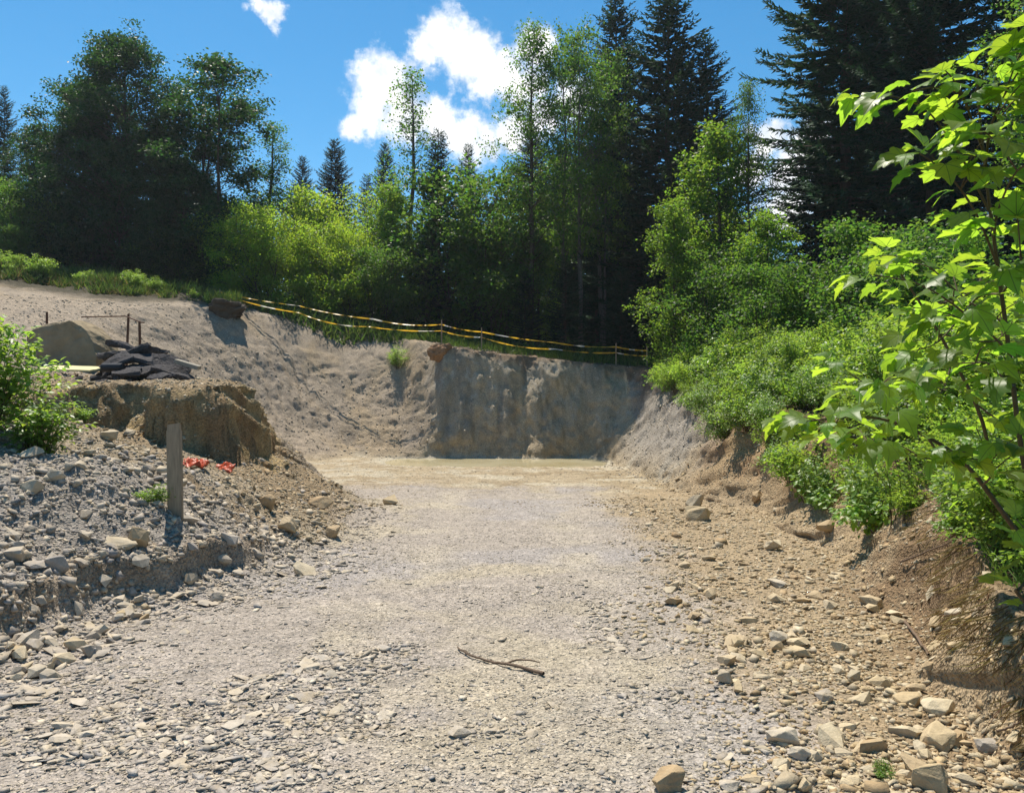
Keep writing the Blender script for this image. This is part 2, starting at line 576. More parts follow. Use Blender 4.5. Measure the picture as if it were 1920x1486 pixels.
def poly_sd(x, y, poly):
    """signed distance to a closed polygon, positive outside, and the third column at the nearest point"""
    best = np.full(x.shape, 1e9); wv = np.zeros(x.shape)
    inside = np.zeros(x.shape, bool)
    n = len(poly)
    for i in range(n):
        ax, ay, aw = poly[i]; bx, by, bw = poly[(i + 1) % n]
        dx, dy = bx - ax, by - ay
        t = np.clip(((x - ax) * dx + (y - ay) * dy) / (dx * dx + dy * dy), 0, 1)
        d = (x - ax - t * dx) ** 2 + (y - ay - t * dy) ** 2
        m = d < best
        best = np.where(m, d, best)
        wv = np.where(m, aw + (bw - aw) * t, wv)
        cr_ = (ay > y) != (by > y)
        with np.errstate(divide='ignore', invalid='ignore'):
            xi = ax + (y - ay) * dx / (dy if dy != 0 else 1e-9)
        inside ^= cr_ & (x < xi)
    s = np.sqrt(best)
    return np.where(inside, -s, s), wv


def z_floor(x, y):
    z = -0.06 * np.clip(y - 2, 0, 19.5)
    z = z - 0.03 * np.clip(y - 21.5, 0, 2.5)
    trench = np.exp(-((y - 25.2) / 1.6) ** 2) * sstep(-5.2, -3.2, x) * (1 - sstep(2.6, 3.8, x))
    z = z - 0.2 * trench
    z = z + 0.10 * np.exp(-((y - 21.6) / 1.0) ** 2) * 0.6
    return z


# the clay block left standing beside the ramp, and the small gravel ledge below the post
BLOCK = np.array([(-7.3, 10.9, .3), (-6.3, 10.4, .28), (-5.6, 10.75, .3), (-5.1, 10.45, .26), (-4.5, 10.7, .28), (-4.05, 10.95, .3), (-3.85, 11.6, .35), (-4.0, 12.6, .5),
                  (-4.5, 14, .9), (-5.6, 15.4, 1.2), (-7.2, 15.5, 1.6), (-8.2, 13.5, 1.8), (-8.0, 11.6, 1.0)])
LEDGE = np.array([(-3.45, 4.1, .07), (-3.22, 4.9, .07), (-3.1, 5.7, .07), (-2.72, 6.35, .07), (-2.62, 6.75, .08), (-2.42, 7.2, .1), (-2.5, 7.9, .16),
                  (-3.0, 8.4, .3), (-4.0, 8.2, .9), (-5.0, 6.4, 1.4), (-5.0, 4.6, 1.2), (-4.2, 3.7, .5)])


def base_height(x, y):
    wob = fbm(x * 0.9, y * 0.9, 5, 3) * 0.22 * sstep(2.0, 6.0, np.hypot(x, y))
    sd, w = poly_sd(x, y, TOE)
    sd = sd + wob
    zf = z_floor(x, y)
    zt = z_top(x, y)
    t = np.clip(sd / w, 0, 1)
    p = 0.55 * t + 0.45 * t * t * (3 - 2 * t)
    z = zf + (zt - zf) * p
    wob2 = fbm(x * 1.1, y * 1.1, 15, 2) * 0.3
    sb, wb = poly_sd(x, y, BLOCK)
    pb = np.clip((-sb + wob2) / wb, 0, 1)
    pb = pb ** 0.7
    zb = 1.42 + 0.05 * fbm(x, y, 8, 3)
    z = z + np.maximum(zb - z, 0) * pb
    wob3 = fbm(x * 3.1, y * 3.1, 25, 3) * 0.10
    sl, wl_ = poly_sd(x, y, LEDGE)
    pl = np.clip((-sl + wob3) / wl_, 0, 1)
    z = z + 0.21 * pl * sstep(8.4, 7.0, y)
    return z, sd, w, t, sb, sl


def terrain_points(x, y):
    z, sd, w, t, sb, sl = base_height(x, y)
    e = 0.08
    zx = base_height(x + e, y)[0]; zy = base_height(x, y + e)[0]
    gx = (zx - z) / e; gy = (zy - z) / e
    slope = np.hypot(gx, gy)
    gl = np.maximum(slope, 1e-6)
    r = np.hypot(x, y)
    inside = sd < 0
    steep = sstep(0.25, 1.0, slope)
    far = sstep(40, 60, r)
    # small relief
    track = np.where(inside, 1.0, np.clip(1 - sd / 0.6, 0, 1))
    z = z + (fbm(x * .5, y * .5, 31, 3) * 0.035) * (1 - far)
    z = z + fbm(x * 7, y * 7, 33, 3) * (0.014 + 0.03 * (1 - track)) * (1 - far)
    z = z + fbm(x * 22, y * 22, 36, 2) * (0.009 + 0.014 * (1 - track)) * (1 - far)
    lump = fbm(x * 1.6, y * 1.6, 41, 4)
    z = z + lump * (0.12 - .06 * sstep(17, 20, y)) * (1 - track) * (1 - steep) * (1 - far)
    berm = np.exp(-((y - 30.9 - .04 * (x + 14)) / 1.1) ** 2) * sstep(-9.5, -11.5, x) * sstep(-26, -22, x)
    z = z + berm * (.22 + .4 * fbm(x * .55, y * .3, 43, 3) + .12 * lump)
    # ruts on the ramp and a wet scraped strip in the pit mouth
    rut = np.exp(-((x + 0.75 + 0.03 * y) / 0.28) ** 2) + np.exp(-((x - 0.95 + 0.02 * y) / 0.28) ** 2)
    z = z - 0.03 * rut * inside * sstep(5, 9, y)
    z = z + inside * sstep(13, 16, y) * (fbm(x * 3, y * 3, 45, 3) * .035 + fbm(x * 9, y * 9, 47, 2) * .02) * sstep(26, 23.5, y)
    # machine tracks dragged down the gentle left slope
    back = sstep(19, 23, y) * (1 - track)
    diag = (x * 0.85 + y * 0.35)
    teeth = np.abs(((diag + 0.5 * fbm(x * .6, y * .6, 50, 2)) * 2.6) % 1.0 - 0.5) * 2
    dm = sstep(0.0, 0.4, fbm(x * .35, y * .35, 53, 2)) * sstep(-2.4, -4.0, x) * back
    z = z + (teeth - 0.5) * 0.13 * dm
    # push steep faces in and out along the fall line
    u = (x * gy - y * gx) / gl          # along the face
    amt = steep * (1 - far)
    wallr = sstep(-3.4, -2.4, x) * sstep(22, 24, y)
    slopel = sstep(17, 20, y) * (1 - wallr)
    coarse = fbm(x * 1.3 + 3, z * 1.2 + y * .4, 61, 4)
    mid = fbm(x * 4.6, z * 4.1 + y * 1.3, 65, 4)
    tiny = fbm(x * 13, z * 13 + y * 5, 68, 2)
    gully = fbm(x * 2.2 + .5 * coarse, z * 0.45, 71, 4)
    drag = np.abs(fbm(x * 1.1 + z * .9, z * .5 - y * .35 + x * 2.2, 74, 3))
    off = coarse * (.15 + .02 * wallr - .09 * slopel) + mid * (.07 + .03 * wallr + .14 * (sb < .4) + .06 * (x > 0) * (y < 20)) + tiny * (.03 + .012 * wallr + .035 * (sb < .4)) + gully * (.04 + .09 * wallr) - drag * .07 * slopel
    off = off * amt * np.where(r < 9, .6, 1.0)
    x2 = x - gx / gl * off
    y2 = y - gy / gl * off
    return x2, y2, z, sd, w, t, sb, sl, steep, r, track


def soil_colour(x, y, z, sd, w, t, sb, sl, steep, r, track):
    n = len(x)

    def c3(c):
        return np.array(c)[None, :] * np.ones((n, 1))

    def lay(c, col, m):
        return c * (1 - m[:, None]) + np.array(col)[None, :] * m[:, None]
    na = fbm(x * .45, y * .45, 81, 4); nb = fbm(x * 1.7, y * 1.7, 85, 4); nc = fbm(x * 6, y * 6, 88, 3)
    c = c3((0.43, 0.37, 0.31))                                                # grey crushed stone
    c = lay(c, (0.50, 0.425, 0.305), sstep(0.05, 0.5, na + .5 * nb) * 0.75)        # tan dust patches
    c = lay(c, (0.41, 0.37, 0.345), sstep(0.0, 0.4, fbm(x * .6, y * .6, 91, 3) - .2 * nb) * 0.7)
    rutc = np.exp(-((x + 0.75 + 0.03 * y + .1 * na) / 0.3) ** 2) + np.exp(-((x - 0.95 + 0.02 * y + .1 * na) / 0.3) ** 2)
    c = lay(c, (0.52, 0.45, 0.35), np.clip(rutc, 0, 1) * sstep(3.5, 7, y) * sstep(-.5, .4, nb) * .8)
    right_edge = sstep(0.7, 1.7, x + .5 * nb - 0.05 * y) * (y < 20)
    c = lay(c, (0.41, 0.305, 0.18), right_edge * 0.9)
    pit = sstep(14.5, 18, y + 1.8 * nb + 1.5 * na)
    c = lay(c, (0.44, 0.345, 0.215), pit * 0.85)
    pale = pit * sstep(0.0, 0.4, nb + .5 * na) * 0.85
    c = lay(c, (0.33, 0.25, 0.15), pit * sstep(.05, .45, fbm(x * .8, y * 2.0, 93, 4)) * .7)
    c = lay(c, (0.54, 0.47, 0.35), pale)
    shore = np.exp(-((z + 1.33) / 0.05) ** 2) * (y > 22) * (sd < .5)
    c = lay(c, (0.55, 0.50, 0.39), np.clip(shore, 0, 1) * .8)
    # outside the track
    out = np.clip(1 - track, 0, 1)
    left = (x < 0)
    scree = lay(c3((0.345, 0.30, 0.25)), (0.36, 0.28, 0.18), sstep(7.4, 8.6, y + .7 * nb + 0.35 * (-x - 3)) * .9)
    scree = lay(scree, (0.36, 0.32, 0.27), sstep(.2, .6, nb + nc * .5) * .5)
    blk = lay(c3((0.43, 0.31, 0.155)), (0.31, 0.205, 0.105), sstep(.0, .5, nb))
    scree = lay(scree, (0.32, 0.235, 0.14), sstep(9, 10.3, y + .6 * nb))
    slope_c = lay(c3((0.41, 0.33, 0.245)), (0.44, 0.335, 0.215), sstep(-.1, .5, na + .4 * nb))
    slope_c = lay(slope_c, (0.27, 0.23, 0.19), sstep(.15, .5, nb) * .6)
    upper = lay(c3((0.39, 0.325, 0.255)), (0.33, 0.27, 0.205), sstep(0, .5, nb))
    cl = scree
    cl = cl * (1 - sstep(13.5, 16, y))[:, None] + upper * sstep(13.5, 16, y)[:, None]
    m = sstep(16, 20, y + .35 * (x + 8))
    cl = cl * (1 - m[:, None]) + slope_c * m[:, None]
    mb = (sb < 0.25).astype(float) * sstep(.25, .7, steep + .3 * nc)
    cl = cl * (1 - mb[:, None]) + blk * mb[:, None]
    ml = sstep(0.35, 0.8, steep) * (r < 9) * (x < 0) * (np.abs(sl) < .25)
    cl = lay(cl, (0.30, 0.20, 0.10), ml * .75)
    # right bank: ochre earth, dark topsoil under the plants, grey fan at the far end
    br = lay(c3((0.39, 0.27, 0.145)), (0.29, 0.175, 0.085), sstep(-.1, .5, nb + .5 * nc))
    br = lay(br, (0.44, 0.34, 0.215), sstep(.0, .4, na + .3 * nb) * .6)
    br = lay(br, (0.36, 0.325, 0.28), sstep(14, 19, y + nb) * .9)
    br = lay(br, (0.15, 0.09, 0.05), sstep(.62, .95, t + .2 * nb) * .85)
    cr_ = br
    cc = np.where(left[:, None], cl, cr_)
    # the steep marl wall at the back
    wm = sstep(-3.6, -2.6, x + .3 * nb) * sstep(24.6, 25.6, y) * (x < 4.2)
    wall = lay(c3((0.455, 0.38, 0.27)), (0.50, 0.39, 0.255), sstep(.0, .5, fbm(x * 1.1, z * .6, 95, 4)))
    wall = lay(wall, (0.28, 0.25, 0.20), sstep(.0, .4, fbm(x * 2.6, z * .4, 96, 4)) * .8)
    wall = lay(wall, (0.48, 0.43, 0.35), sstep(.30, .55, fbm(x * 5, z * 5, 97, 3)) * .85)
    wall = lay(wall, (0.40, 0.30, 0.18), sstep(-.1, -1.2, z + .5 * nb) * .6)
    wall = lay(wall, (0.24, 0.145, 0.08), sstep(.86, 1.0, t + .12 * nb) * .7)
    cc = cc * (1 - wm[:, None]) + wall * wm[:, None]
    c = c * (1 - out[:, None]) + cc * out[:, None]
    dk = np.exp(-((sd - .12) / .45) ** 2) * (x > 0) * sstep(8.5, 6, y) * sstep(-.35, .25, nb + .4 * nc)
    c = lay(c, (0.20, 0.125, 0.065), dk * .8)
    # topsoil and wood floor above the cut
    top = sstep(1.0, 1.25, np.where(sd > 0, sd / w, 0)) * sstep(26.5, 28.5, y + .5 * nb)
    top = np.maximum(top, sstep(30.5, 31.8, y + .6 * nb))
    top = np.maximum(top, (x > 0) * sstep(1.1, 1.8, np.where(sd > 0, sd / w, 0)) * (r > 3))
    c = lay(c, (0.075, 0.062, 0.035), top * sstep(-.9, -.1, nb + .6))
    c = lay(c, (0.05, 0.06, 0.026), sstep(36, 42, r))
    c = c * (1 + 0.16 * nc[:, None])
    return np.clip(c, 0.01, 0.8)


th = list(np.radians(np.linspace(-39, 39, 500)))
th += list(np.radians(np.arange(43, 318, 5.0)))
th = np.array(th)
rad = [0.4, 0.9, 1.4, 1.9]
rr = 2.25
while rr < 30.5:
    rad.append(rr); rr += min(max(0.0056 * rr, 0.014), 0.052)
dr = 0.06
while rr < 700:
    rad.append(rr); dr *= 1.075; rr += dr
rad = np.array(rad)
NT, NR = len(th), len(rad)
TH, RR = np.meshgrid(th, rad)
gx_ = (np.sin(TH) * RR).ravel(); gy_ = (np.cos(TH) * RR).ravel()
tp = terrain_points(gx_, gy_)
tcol = soil_colour(*tp)
tv = np.stack(tp[:3], 1)
tv = np.vstack([tv, [[0, 0, float(tv[:NT, 2].mean())]]])
tcol = np.vstack([tcol, tcol[:1]])
ii = np.arange(NR - 1)[:, None] * NT; jj = np.arange(NT)[None, :]; j2 = (jj + 1) % NT
quads = np.stack([ii + jj, ii + j2, ii + NT + j2, ii + NT + jj], -1).reshape(-1, 4)[:, ::-1]
# which piece of the setting each face belongs to
fc = tv[quads].mean(1)
SD, W_, T_ = tp[3], tp[4], tp[5]
fsd = SD[quads].mean(1); fw = W_[quads].mean(1); fr = np.hypot(fc[:, 0], fc[:, 1])
reg = np.full(len(quads), 4)
reg[(fc[:, 0] < 0) & (fc[:, 1] < 17.5) & (fr < 26)] = 2
reg[(fc[:, 0] >= 0) & (fc[:, 1] < 24.2) & (fr < 26)] = 3
reg[(fc[:, 1] >= 17.5) & (fsd < fw + 0.4) & (fc[:, 0] < 3.3)] = 1
reg[(fc[:, 1] >= 17.5) & (fc[:, 1] < 30.6) & (fc[:, 0] < -2.6) & (fr < 36)] = 1
reg[(fc[:, 1] >= 24.2) & (fsd < fw + 0.4)] = 1
reg[fsd < 0] = 0
hub = np.array([[j, (j + 1) % NT, NR * NT, NR * NT] for j in range(NT)])
NAMES = ['gravel_track', 'excavation_slope', 'earth_bank_left', 'earth_bank_right', 'forest_floor']
for k, nm in enumerate(NAMES):
    q = quads[reg == k]
    ids, inv = np.unique(q, return_inverse=True)
    v = tv[ids]; c = tcol[ids]; q = inv.reshape(q.shape)
    if k == 0:
        me = np_mesh(nm, v, q, c, True)
    else:
        me = np_mesh(nm, v, q, c, True)
    put(link(nm, me, None, M['ground']), kind='structure')
ids = hub[:, :3]
me = np_mesh('track_behind', np.vstack([tv[:NT], tv[-1:]]), np.where(ids >= NR * NT, NT, ids), np.vstack([tcol[:NT], tcol[-1:]]), True)
put(link('track_underfoot', me, None, M['ground']), kind='structure')

near = (fr < 62) & (np.abs(np.degrees(np.arctan2(fc[:, 0], fc[:, 1]))) < 60)
nq = quads[near]
ids, inv = np.unique(nq, return_inverse=True)
BVH = BVHTree.FromPolygons(tv[ids].tolist(), inv.reshape(nq.shape).tolist())


def drop(x, y, z0=60.0):
    h = BVH.ray_cast(Vector((x, y, z0)), Vector((0, 0, -1)))
    if h[0] is None:
        z = base_height(np.array([x]), np.array([y]))[0][0]
        return Vector((x, y, float(z))), Vector((0, 0, 1))
    nn = h[1]
    return h[0], (nn if nn.z > 0 else -nn)


def cast_px(px, py):
    """the terrain point seen at a photograph pixel"""
    o = Vector((0, 0, EYE))
    h = BVH.ray_cast(o, (P(px, py, 1.0) - o).normalized())
    if h[0] is None:
        return None, None
    nn = h[1]
    return h[0], (nn if nn.z > 0 else -nn)


# muddy pool along the foot of the wall
wv = []
wx = np.linspace(-6.5, 4.2, 60)
wy = np.linspace(23.2, 27.2, 24)
X, Y = np.meshgrid(wx, wy)
wf = [[i * 60 + j, i * 60 + j + 1, (i + 1) * 60 + j + 1, (i + 1) * 60 + j] for i in range(23) for j in range(59)]
me = np_mesh('puddle', np.stack([X.ravel(), Y.ravel(), np.full(X.size, -1.35)], 1), wf, None, True)
put(link('puddle', me, None, M['water']), kind='structure')

# ------------------------------------------------------------------ stones
def hull_mesh(name, seed, npts, round_=0.0, sub=0, rough=0.0):
    rs = np.random.default_rng(seed)
    pts = rs.normal(size=(npts, 3))
    pts /= np.linalg.norm(pts, axis=1)[:, None]
    pts *= (1 - rs.random((npts, 1)) * 0.35)
    if round_ < 1:
        box = pts / np.max(np.abs(pts), axis=1)[:, None]
        pts = pts * round_ + box * (1 - round_) * rs.uniform(.7, 1, (npts, 1))
    bm = bmesh.new()
    for p in pts:
        bm.verts.new(p * 0.5)
    r_ = bmesh.ops.convex_hull(bm, input=bm.verts)
    bmesh.ops.delete(bm, geom=[g for g in r_['geom_interior'] if isinstance(g, bmesh.types.BMVert)], context='VERTS')
    for v in [v for v in bm.verts if not v.link_faces]:
        bm.verts.remove(v)
    if sub:
        bmesh.ops.bevel(bm, geom=bm.edges[:], offset=0.035, segments=2, affect='EDGES', profile=0.6)
        bmesh.ops.triangulate(bm, faces=bm.faces[:])
        for _ in range(sub):
            bmesh.ops.subdivide_edges(bm, edges=[e for e in bm.edges if e.calc_length() > 0.09], cuts=1)
            bmesh.ops.triangulate(bm, faces=bm.faces[:])
        co = np.array([v.co for v in bm.verts])
        d = fbm(co[:, 0] * 4 + seed, co[:, 1] * 4 + co[:, 2] * 3.1, seed, 4) * rough
        d2 = fbm(co[:, 2] * 9 + seed, co[:, 1] * 9 + co[:, 0] * 3.1, seed + 9, 3) * rough * .4
        for v, a in zip(bm.verts, d + d2):
            v.co += v.co.normalized() * a
    bmesh.ops.recalc_face_normals(bm, faces=bm.faces[:])
    bmesh.ops.triangulate(bm, faces=bm.faces[:])
    me_ = bpy.data.meshes.new(name)
    bm.to_mesh(me_); bm.free()
    return me_


def mesh_np(me_):
    v = np.empty(len(me_.vertices) * 3, np.float32); me_.vertices.foreach_get('co', v)
    f = np.empty(len(me_.polygons) * 3, np.int32); me_.polygons.foreach_get('vertices', f)
    return v.reshape(-1, 3), f.reshape(-1, 3)


SMALL = [mesh_np(hull_mesh('chip', 200 + i, 8, 0.5)) for i in range(14)]
STONES = {}
for pal in ('stone_track', 'stone_tan', 'stone_scree'):
    STONES[pal] = []
    for i in range(8):
        me = hull_mesh('stone', 300 + i, 15, [0.45, 0.9, 0.3, .7][i % 4])
        me.materials.append(M[pal]); STONES[pal].append(me)


def zone(x, y, sd, sl):
    """0 track, 1 tan right side, 2 left scree, 3 other"""
    return 0


def scatter(n, seed):
    rs = np.random.default_rng(seed)
    r = np.exp(rs.uniform(np.log(2.7), np.log(31.0), n))
    a = np.radians(rs.uniform(-35.5, 35.5, n))
    x = r * np.sin(a); y = r * np.cos(a)
    z, sd, w, t, sb, sl = base_height(x, y)
    patch = fbm(x * 1.1, y * 1.1, 131, 3)
    right = sstep(0.5, 1.5, x - 0.05 * y + .6 * patch)
    left = sstep(0.0, 0.5, sd) * (x < 0)
    leftfoot = np.exp(-(sd / .6) ** 2) * (x < 0) * (y < 14)
    shard = sstep(.0, .4, patch + .3 * fbm(x * 3, y * 3, 135, 2)) * (1 - right) * (sd < 0) * sstep(9, 5, y)
    # chance to keep and median size
    dens = 0.25 + 0.75 * np.maximum.reduce([right, left * .9, leftfoot, shard])
    dens = dens * np.where(right > .4, .45 + .45 * sstep(-.3, .4, fbm(x * 1.6, y * 1.6, 171, 3)), 1)
    bare = (sd < -.2) & (right < .3) & (shard < .2)
    dens = np.where(bare, dens * 1.7 * sstep(17, 6, y) * (.6 + .9 * sstep(-.2, .3, fbm(x * .8, y * .8, 175, 3))), dens)
    dens = np.where((sd < -.3) & (y > 14), .09, dens)
    dens = np.where((y > 17) & (sd > .1), .35, dens)
    dens = np.where(y > 29.5, 0, dens)
    dens = np.where((x > 0) & (sd > w * 0.9), 0.03, dens)
    med = 0.012 + 0.012 * shard + 0.010 * right + 0.016 * left + 0.014 * leftfoot
    size = med * np.exp(rs.normal(0, 0.55, n))
    big = rs.random(n) < (.012 * right + .03 * left * (y < 9) + .03 * leftfoot + .008 * shard)
    size = np.where(big, rs.uniform(.06, .15, n) * np.where(shard > .3, .7, 1), size)
    size = np.maximum(size, 0.0026 * r)
    size = np.minimum(size, 0.17)
    keep = rs.random(n) < dens
    keep &= (size < 0.02 * r) | big
    return [q[keep] for q in (x, y, size, right, left, shard, leftfoot, r)]


sx, sy, ssz, sr, sl_, ssh, slf, srr = scatter(150000, 77)
rs = np.random.default_rng(5)
N = len(sx)
flat = np.where((ssh > .3) | (sr < .3) & (sl_ < .3), rs.uniform(.14, .36, N), rs.uniform(.35, .75, N))
hits = np.zeros((N, 3)); norms = np.zeros((N, 3)); ok = np.zeros(N, bool)
for i in range(N):
    h, nn = drop(float(sx[i]), float(sy[i]))
    hits[i] = h; norms[i] = nn
    ok[i] = nn.z > .25
app = ssz / srr
app[~ok] = 0
inframe = (np.abs(hits[:, 0] / hits[:, 1]) < .67) & ((EYE - hits[:, 2]) / hits[:, 1] < .54)
cand = np.where(inframe & ok)[0]
top300 = cand[np.argsort(-app[cand])[:240]]
is_top = np.zeros(N, bool); is_top[top300] = True

LABELS = {
    'stone_track': ('small grey stone chip lying loose on the gravel track', 'loose stones on the gravel track'),
    'stone_tan': ('tan limestone lump lying on the earth below the leafy bank', 'loose stones along the foot of the leafy bank'),
    'stone_scree': ('angular grey stone lying on the scree around the wooden post', 'loose stones on the scree around the post'),
}


def align(nn, spin, tilt, rs_):
    q = Vector(nn).to_track_quat('Z', 'Y')
    e = Euler((rs_.normal(0, tilt), rs_.normal(0, tilt), spin))
    return (q.to_matrix() @ e.to_matrix())


for i in top300:
    pal = 'stone_tan' if sr[i] > .5 else ('stone_scree' if (sl_[i] > .3 or slf[i] > .5) else 'stone_track')
    me = STONES[pal][int(rs.integers(8))]
    o = link('stone', me)
    lab, grp = LABELS[pal]
    put(o, lab, 'stone', grp)
    s = float(ssz[i]) * 1.15
    mrot = align((norms[i] * .6 + np.array([0, 0, .4])), rs.uniform(0, 6.28), .18, rs)
    sc_ = Vector((s * rs.uniform(.9, 1.5), s * rs.uniform(.7, 1.05), s * flat[i]))
    o.matrix_world = Matrix.Translation(Vector(hits[i]) + Vector((0, 0, sc_.z * .18))) @ mrot.to_4x4() @ Matrix.Diagonal((*sc_, 1))


def tile(templates, which, pos, rot, scl, col):
    """rot (n,3,3), scl (n,3), col (n,3) -> joined verts, tris, colours"""
    V, F, C = [], [], []
    base = 0
    for k, (tv_, tf_) in enumerate(templates):
        m = np.where(which == k)[0]
        if not len(m):
            continue
        v = tv_[None] * scl[m][:, None, :]
        v = np.einsum('nij,nkj->nki', rot[m], v) + pos[m][:, None, :]
        nv = tv_.shape[0]
        f = tf_[None] + (np.arange(len(m)) * nv)[:, None, None] + base
        V.append(v.reshape(-1, 3)); F.append(f.reshape(-1, tf_.shape[1])); C.append(np.repeat(col[m], nv, 0))
        base += len(m) * nv
    return np.concatenate(V), np.concatenate(F), np.concatenate(C)


def rand_rot(n, rs_, nrm=None, tilt=0.25):
    """frames whose Z axis follows nrm (plus tilt), spun at random"""
    if nrm is None:
        z = np.tile([0, 0, 1.0], (n, 1))
    else:
        z = nrm.copy()
    z = z + rs_.normal(0, tilt, (n, 3))
    z /= np.linalg.norm(z, axis=1)[:, None]
    a = rs_.normal(size=(n, 3))
    x = a - (a * z).sum(1)[:, None] * z
    x /= np.linalg.norm(x, axis=1)[:, None]
    y = np.cross(z, x)
    return np.stack([x, y, z], -1)


rest = np.where(~is_top & ok)[0]
pals = [np.array(PAL_TRACK), np.array(PAL_TAN), np.array(PAL_SCREE)]
pi = np.where(sr[rest] > rs.random(len(rest)) * .8 + .1, 1, np.where(sl_[rest] > .3, 2, 0))
# the far left is brown earth, so its crumbs are brown
earth = ((hits[rest, 1] > 8.6) & (sl_[rest] > .3) | (hits[rest, 1] > 12.5) | (sr[rest] > .3) & (rs.random(len(rest)) < .35)) & (rs.random(len(rest)) < .85)
pi[earth] = 1
pcol = np.array([pals[a][int(b)] for a, b in zip(pi, rs.integers(0, 5, len(rest)))])
pcol = pcol * rs.uniform(.85, 1.15, (len(rest), 1))
pcol[earth] *= .86
farslope = hits[rest, 1] > 17
pcol[farslope] = np.array([[.40, .345, .27]]) * rs.uniform(.75, 1.2, (int(farslope.sum()), 1))
sc3 = np.stack([ssz[rest] * rs.uniform(.9, 1.5, len(rest)), ssz[rest] * rs.uniform(.7, 1.05, len(rest)), ssz[rest] * flat[rest]], 1) * 1.15
pos = hits[rest] + np.stack([np.zeros(len(rest)), np.zeros(len(rest)), sc3[:, 2] * .12], 1)
rot = rand_rot(len(rest), rs, norms[rest] * .6 + np.array([0, 0, .4]), .16)
v, f, c = tile(SMALL, rs.integers(0, len(SMALL), len(rest)), pos, rot, sc3, pcol)
put(link('loose_gravel', np_mesh('loose_gravel', v, f, c), None, M['stone_attr']),
    'loose crushed stone and grit strewn over track, scree and banks', 'gravel', kind='stuff')
print('gravel stones', len(rest), 'tris', len(f))

# the stones that stand out: photograph px, py, width px, height ratio, palette, seed, label
BIG = [
    (255, 1008, 42, 1.35, 'tan', 1, 'upright pale brown stone standing on the scree below the wooden post'),
    (215, 1018, 62, .42, 'tan', 2, 'broad flat sunlit slab beside the upright stone on the scree'),
    (55, 912, 40, .75, 'tan', 3, 'pale block on the upper scree under the left leafy shrub'),
    (95, 892, 46, .7, 'scree', 4, 'dark tilted slab on the upper scree under the left leafy shrub'),
    (20, 1040, 58, .45, 'scree', 5, 'wide grey slab on the scree at the edge of the stone heap'),
    (100, 1058, 46, .85, 'scree', 6, 'blocky grey brown stone in the heap on the scree'),
    (200, 815, 34, .62, 'tan', 7, 'pale squared block on the brown earth before the clay block'),
    (535, 985, 44, .85, 'tan', 8, 'notched tan stone at the end of the gravel ledge'),
    (625, 998, 34, .85, 'tan', 9, 'pale squared stone on the left edge of the track'),
    (570, 1066, 42, .75, 'tan', 10, 'tan wedge stone where the scree meets the track'),
    (600, 943, 48, .5, 'tan', 11, 'long ochre stone at the mouth of the pit'),
    (733, 938, 32, .7, 'tan', 12, 'rounded ochre lump alone at the mouth of the pit'),
    (405, 1120, 26, .9, 'scree', 13, 'small cube shaped stone below the gravel ledge'),
    (500, 940, 34, 1.1, 'tan', 14, 'leaning tan block on the earth slope right of the post'),
    (1305, 940, 34, .85, 'tan', 15, 'brown stone, rear one of the pair at the foot of the leafy bank'),
    (1312, 965, 50, .62, 'tan', 16, 'tan boulder, front one of the pair at the foot of the leafy bank'),
    (1505, 905, 42, .9, 'tan', 17, 'squared brown stone stuck in the bank under hanging leaves'),
    (1425, 930, 34, .7, 'tan', 18, 'ochre stone lodged on the bank below the maple branch'),
    (1560, 985, 52, .62, 'tan', 19, 'large white slab leaning on the bank below the herbs'),
    (1455, 1022, 46, .75, 'tan', 20, 'pale ochre stone in the row along the bank foot'),
    (1770, 1385, 84, .62, 'tan', 21, 'large grey brown boulder half bedded beside the grassy overhang'),
    (1772, 1330, 62, .6, 'tan', 22, 'rounded boulder behind the largest one beside the grassy overhang'),
    (1752, 1462, 66, .95, 'tan', 23, 'round topped boulder in front of the largest one'),
    (1705, 1310, 46, .6, 'tan', 24, 'pale flat stone next to the rounded boulder'),
    (1910, 1392, 50, .8, 'tan', 25, 'ochre boulder under the grassy overhang'),
    (1860, 1400, 44, .6, 'scree', 26, 'grey stone between the two boulders by the overhang'),
    (1258, 1470, 62, .75, 'tan', 27, 'smooth pinkish boulder on the near edge of the track'),
    (1370, 1478, 44, .7, 'track', 28, 'pale rounded stone next to the smooth pinkish boulder'),
    (1555, 1448, 32, .9, 'tan', 29, 'upright oval stone near the small green seedling'),
    (1515, 1475, 36, .9, 'tan', 30, 'oval tan stone leaning by the small green seedling'),
    (1475, 1385, 58, .55, 'track', 31, 'cracked white rock split into a long slab'),
    (1497, 1412, 44, .6, 'track', 32, 'grey split piece against the cracked white rock'),
    (1463, 1196, 34, .85, 'track', 33, 'bright white squarish stone on the brown earth'),
    (1372, 1202, 58, .4, 'tan', 34, 'long flat tan stone at the track edge'),
    (1548, 1308, 34, .7, 'scree', 35, 'dark grey tilted stone alone on the brown earth'),
    (1362, 1270, 30, .9, 'scree', 36, 'grey green stone at the end of the dark crumbs'),
    (1640, 1130, 46, .55, 'tan', 37, 'flat brown triangular stone leaning towards the bank'),
    (1605, 1268, 26, .95, 'tan', 38, 'short dark brown block on the brown earth'),
    (1800, 1148, 46, .42, 'track', 39, 'white stone wedged in the bank below the dry grass'),
    (1452, 1095, 36, .4, 'track', 40, 'thin pale flagstone at the edge of the gravel'),
]
PALI = {'tan': 'stone_tan', 'scree': 'stone_scree', 'track': 'stone_track'}
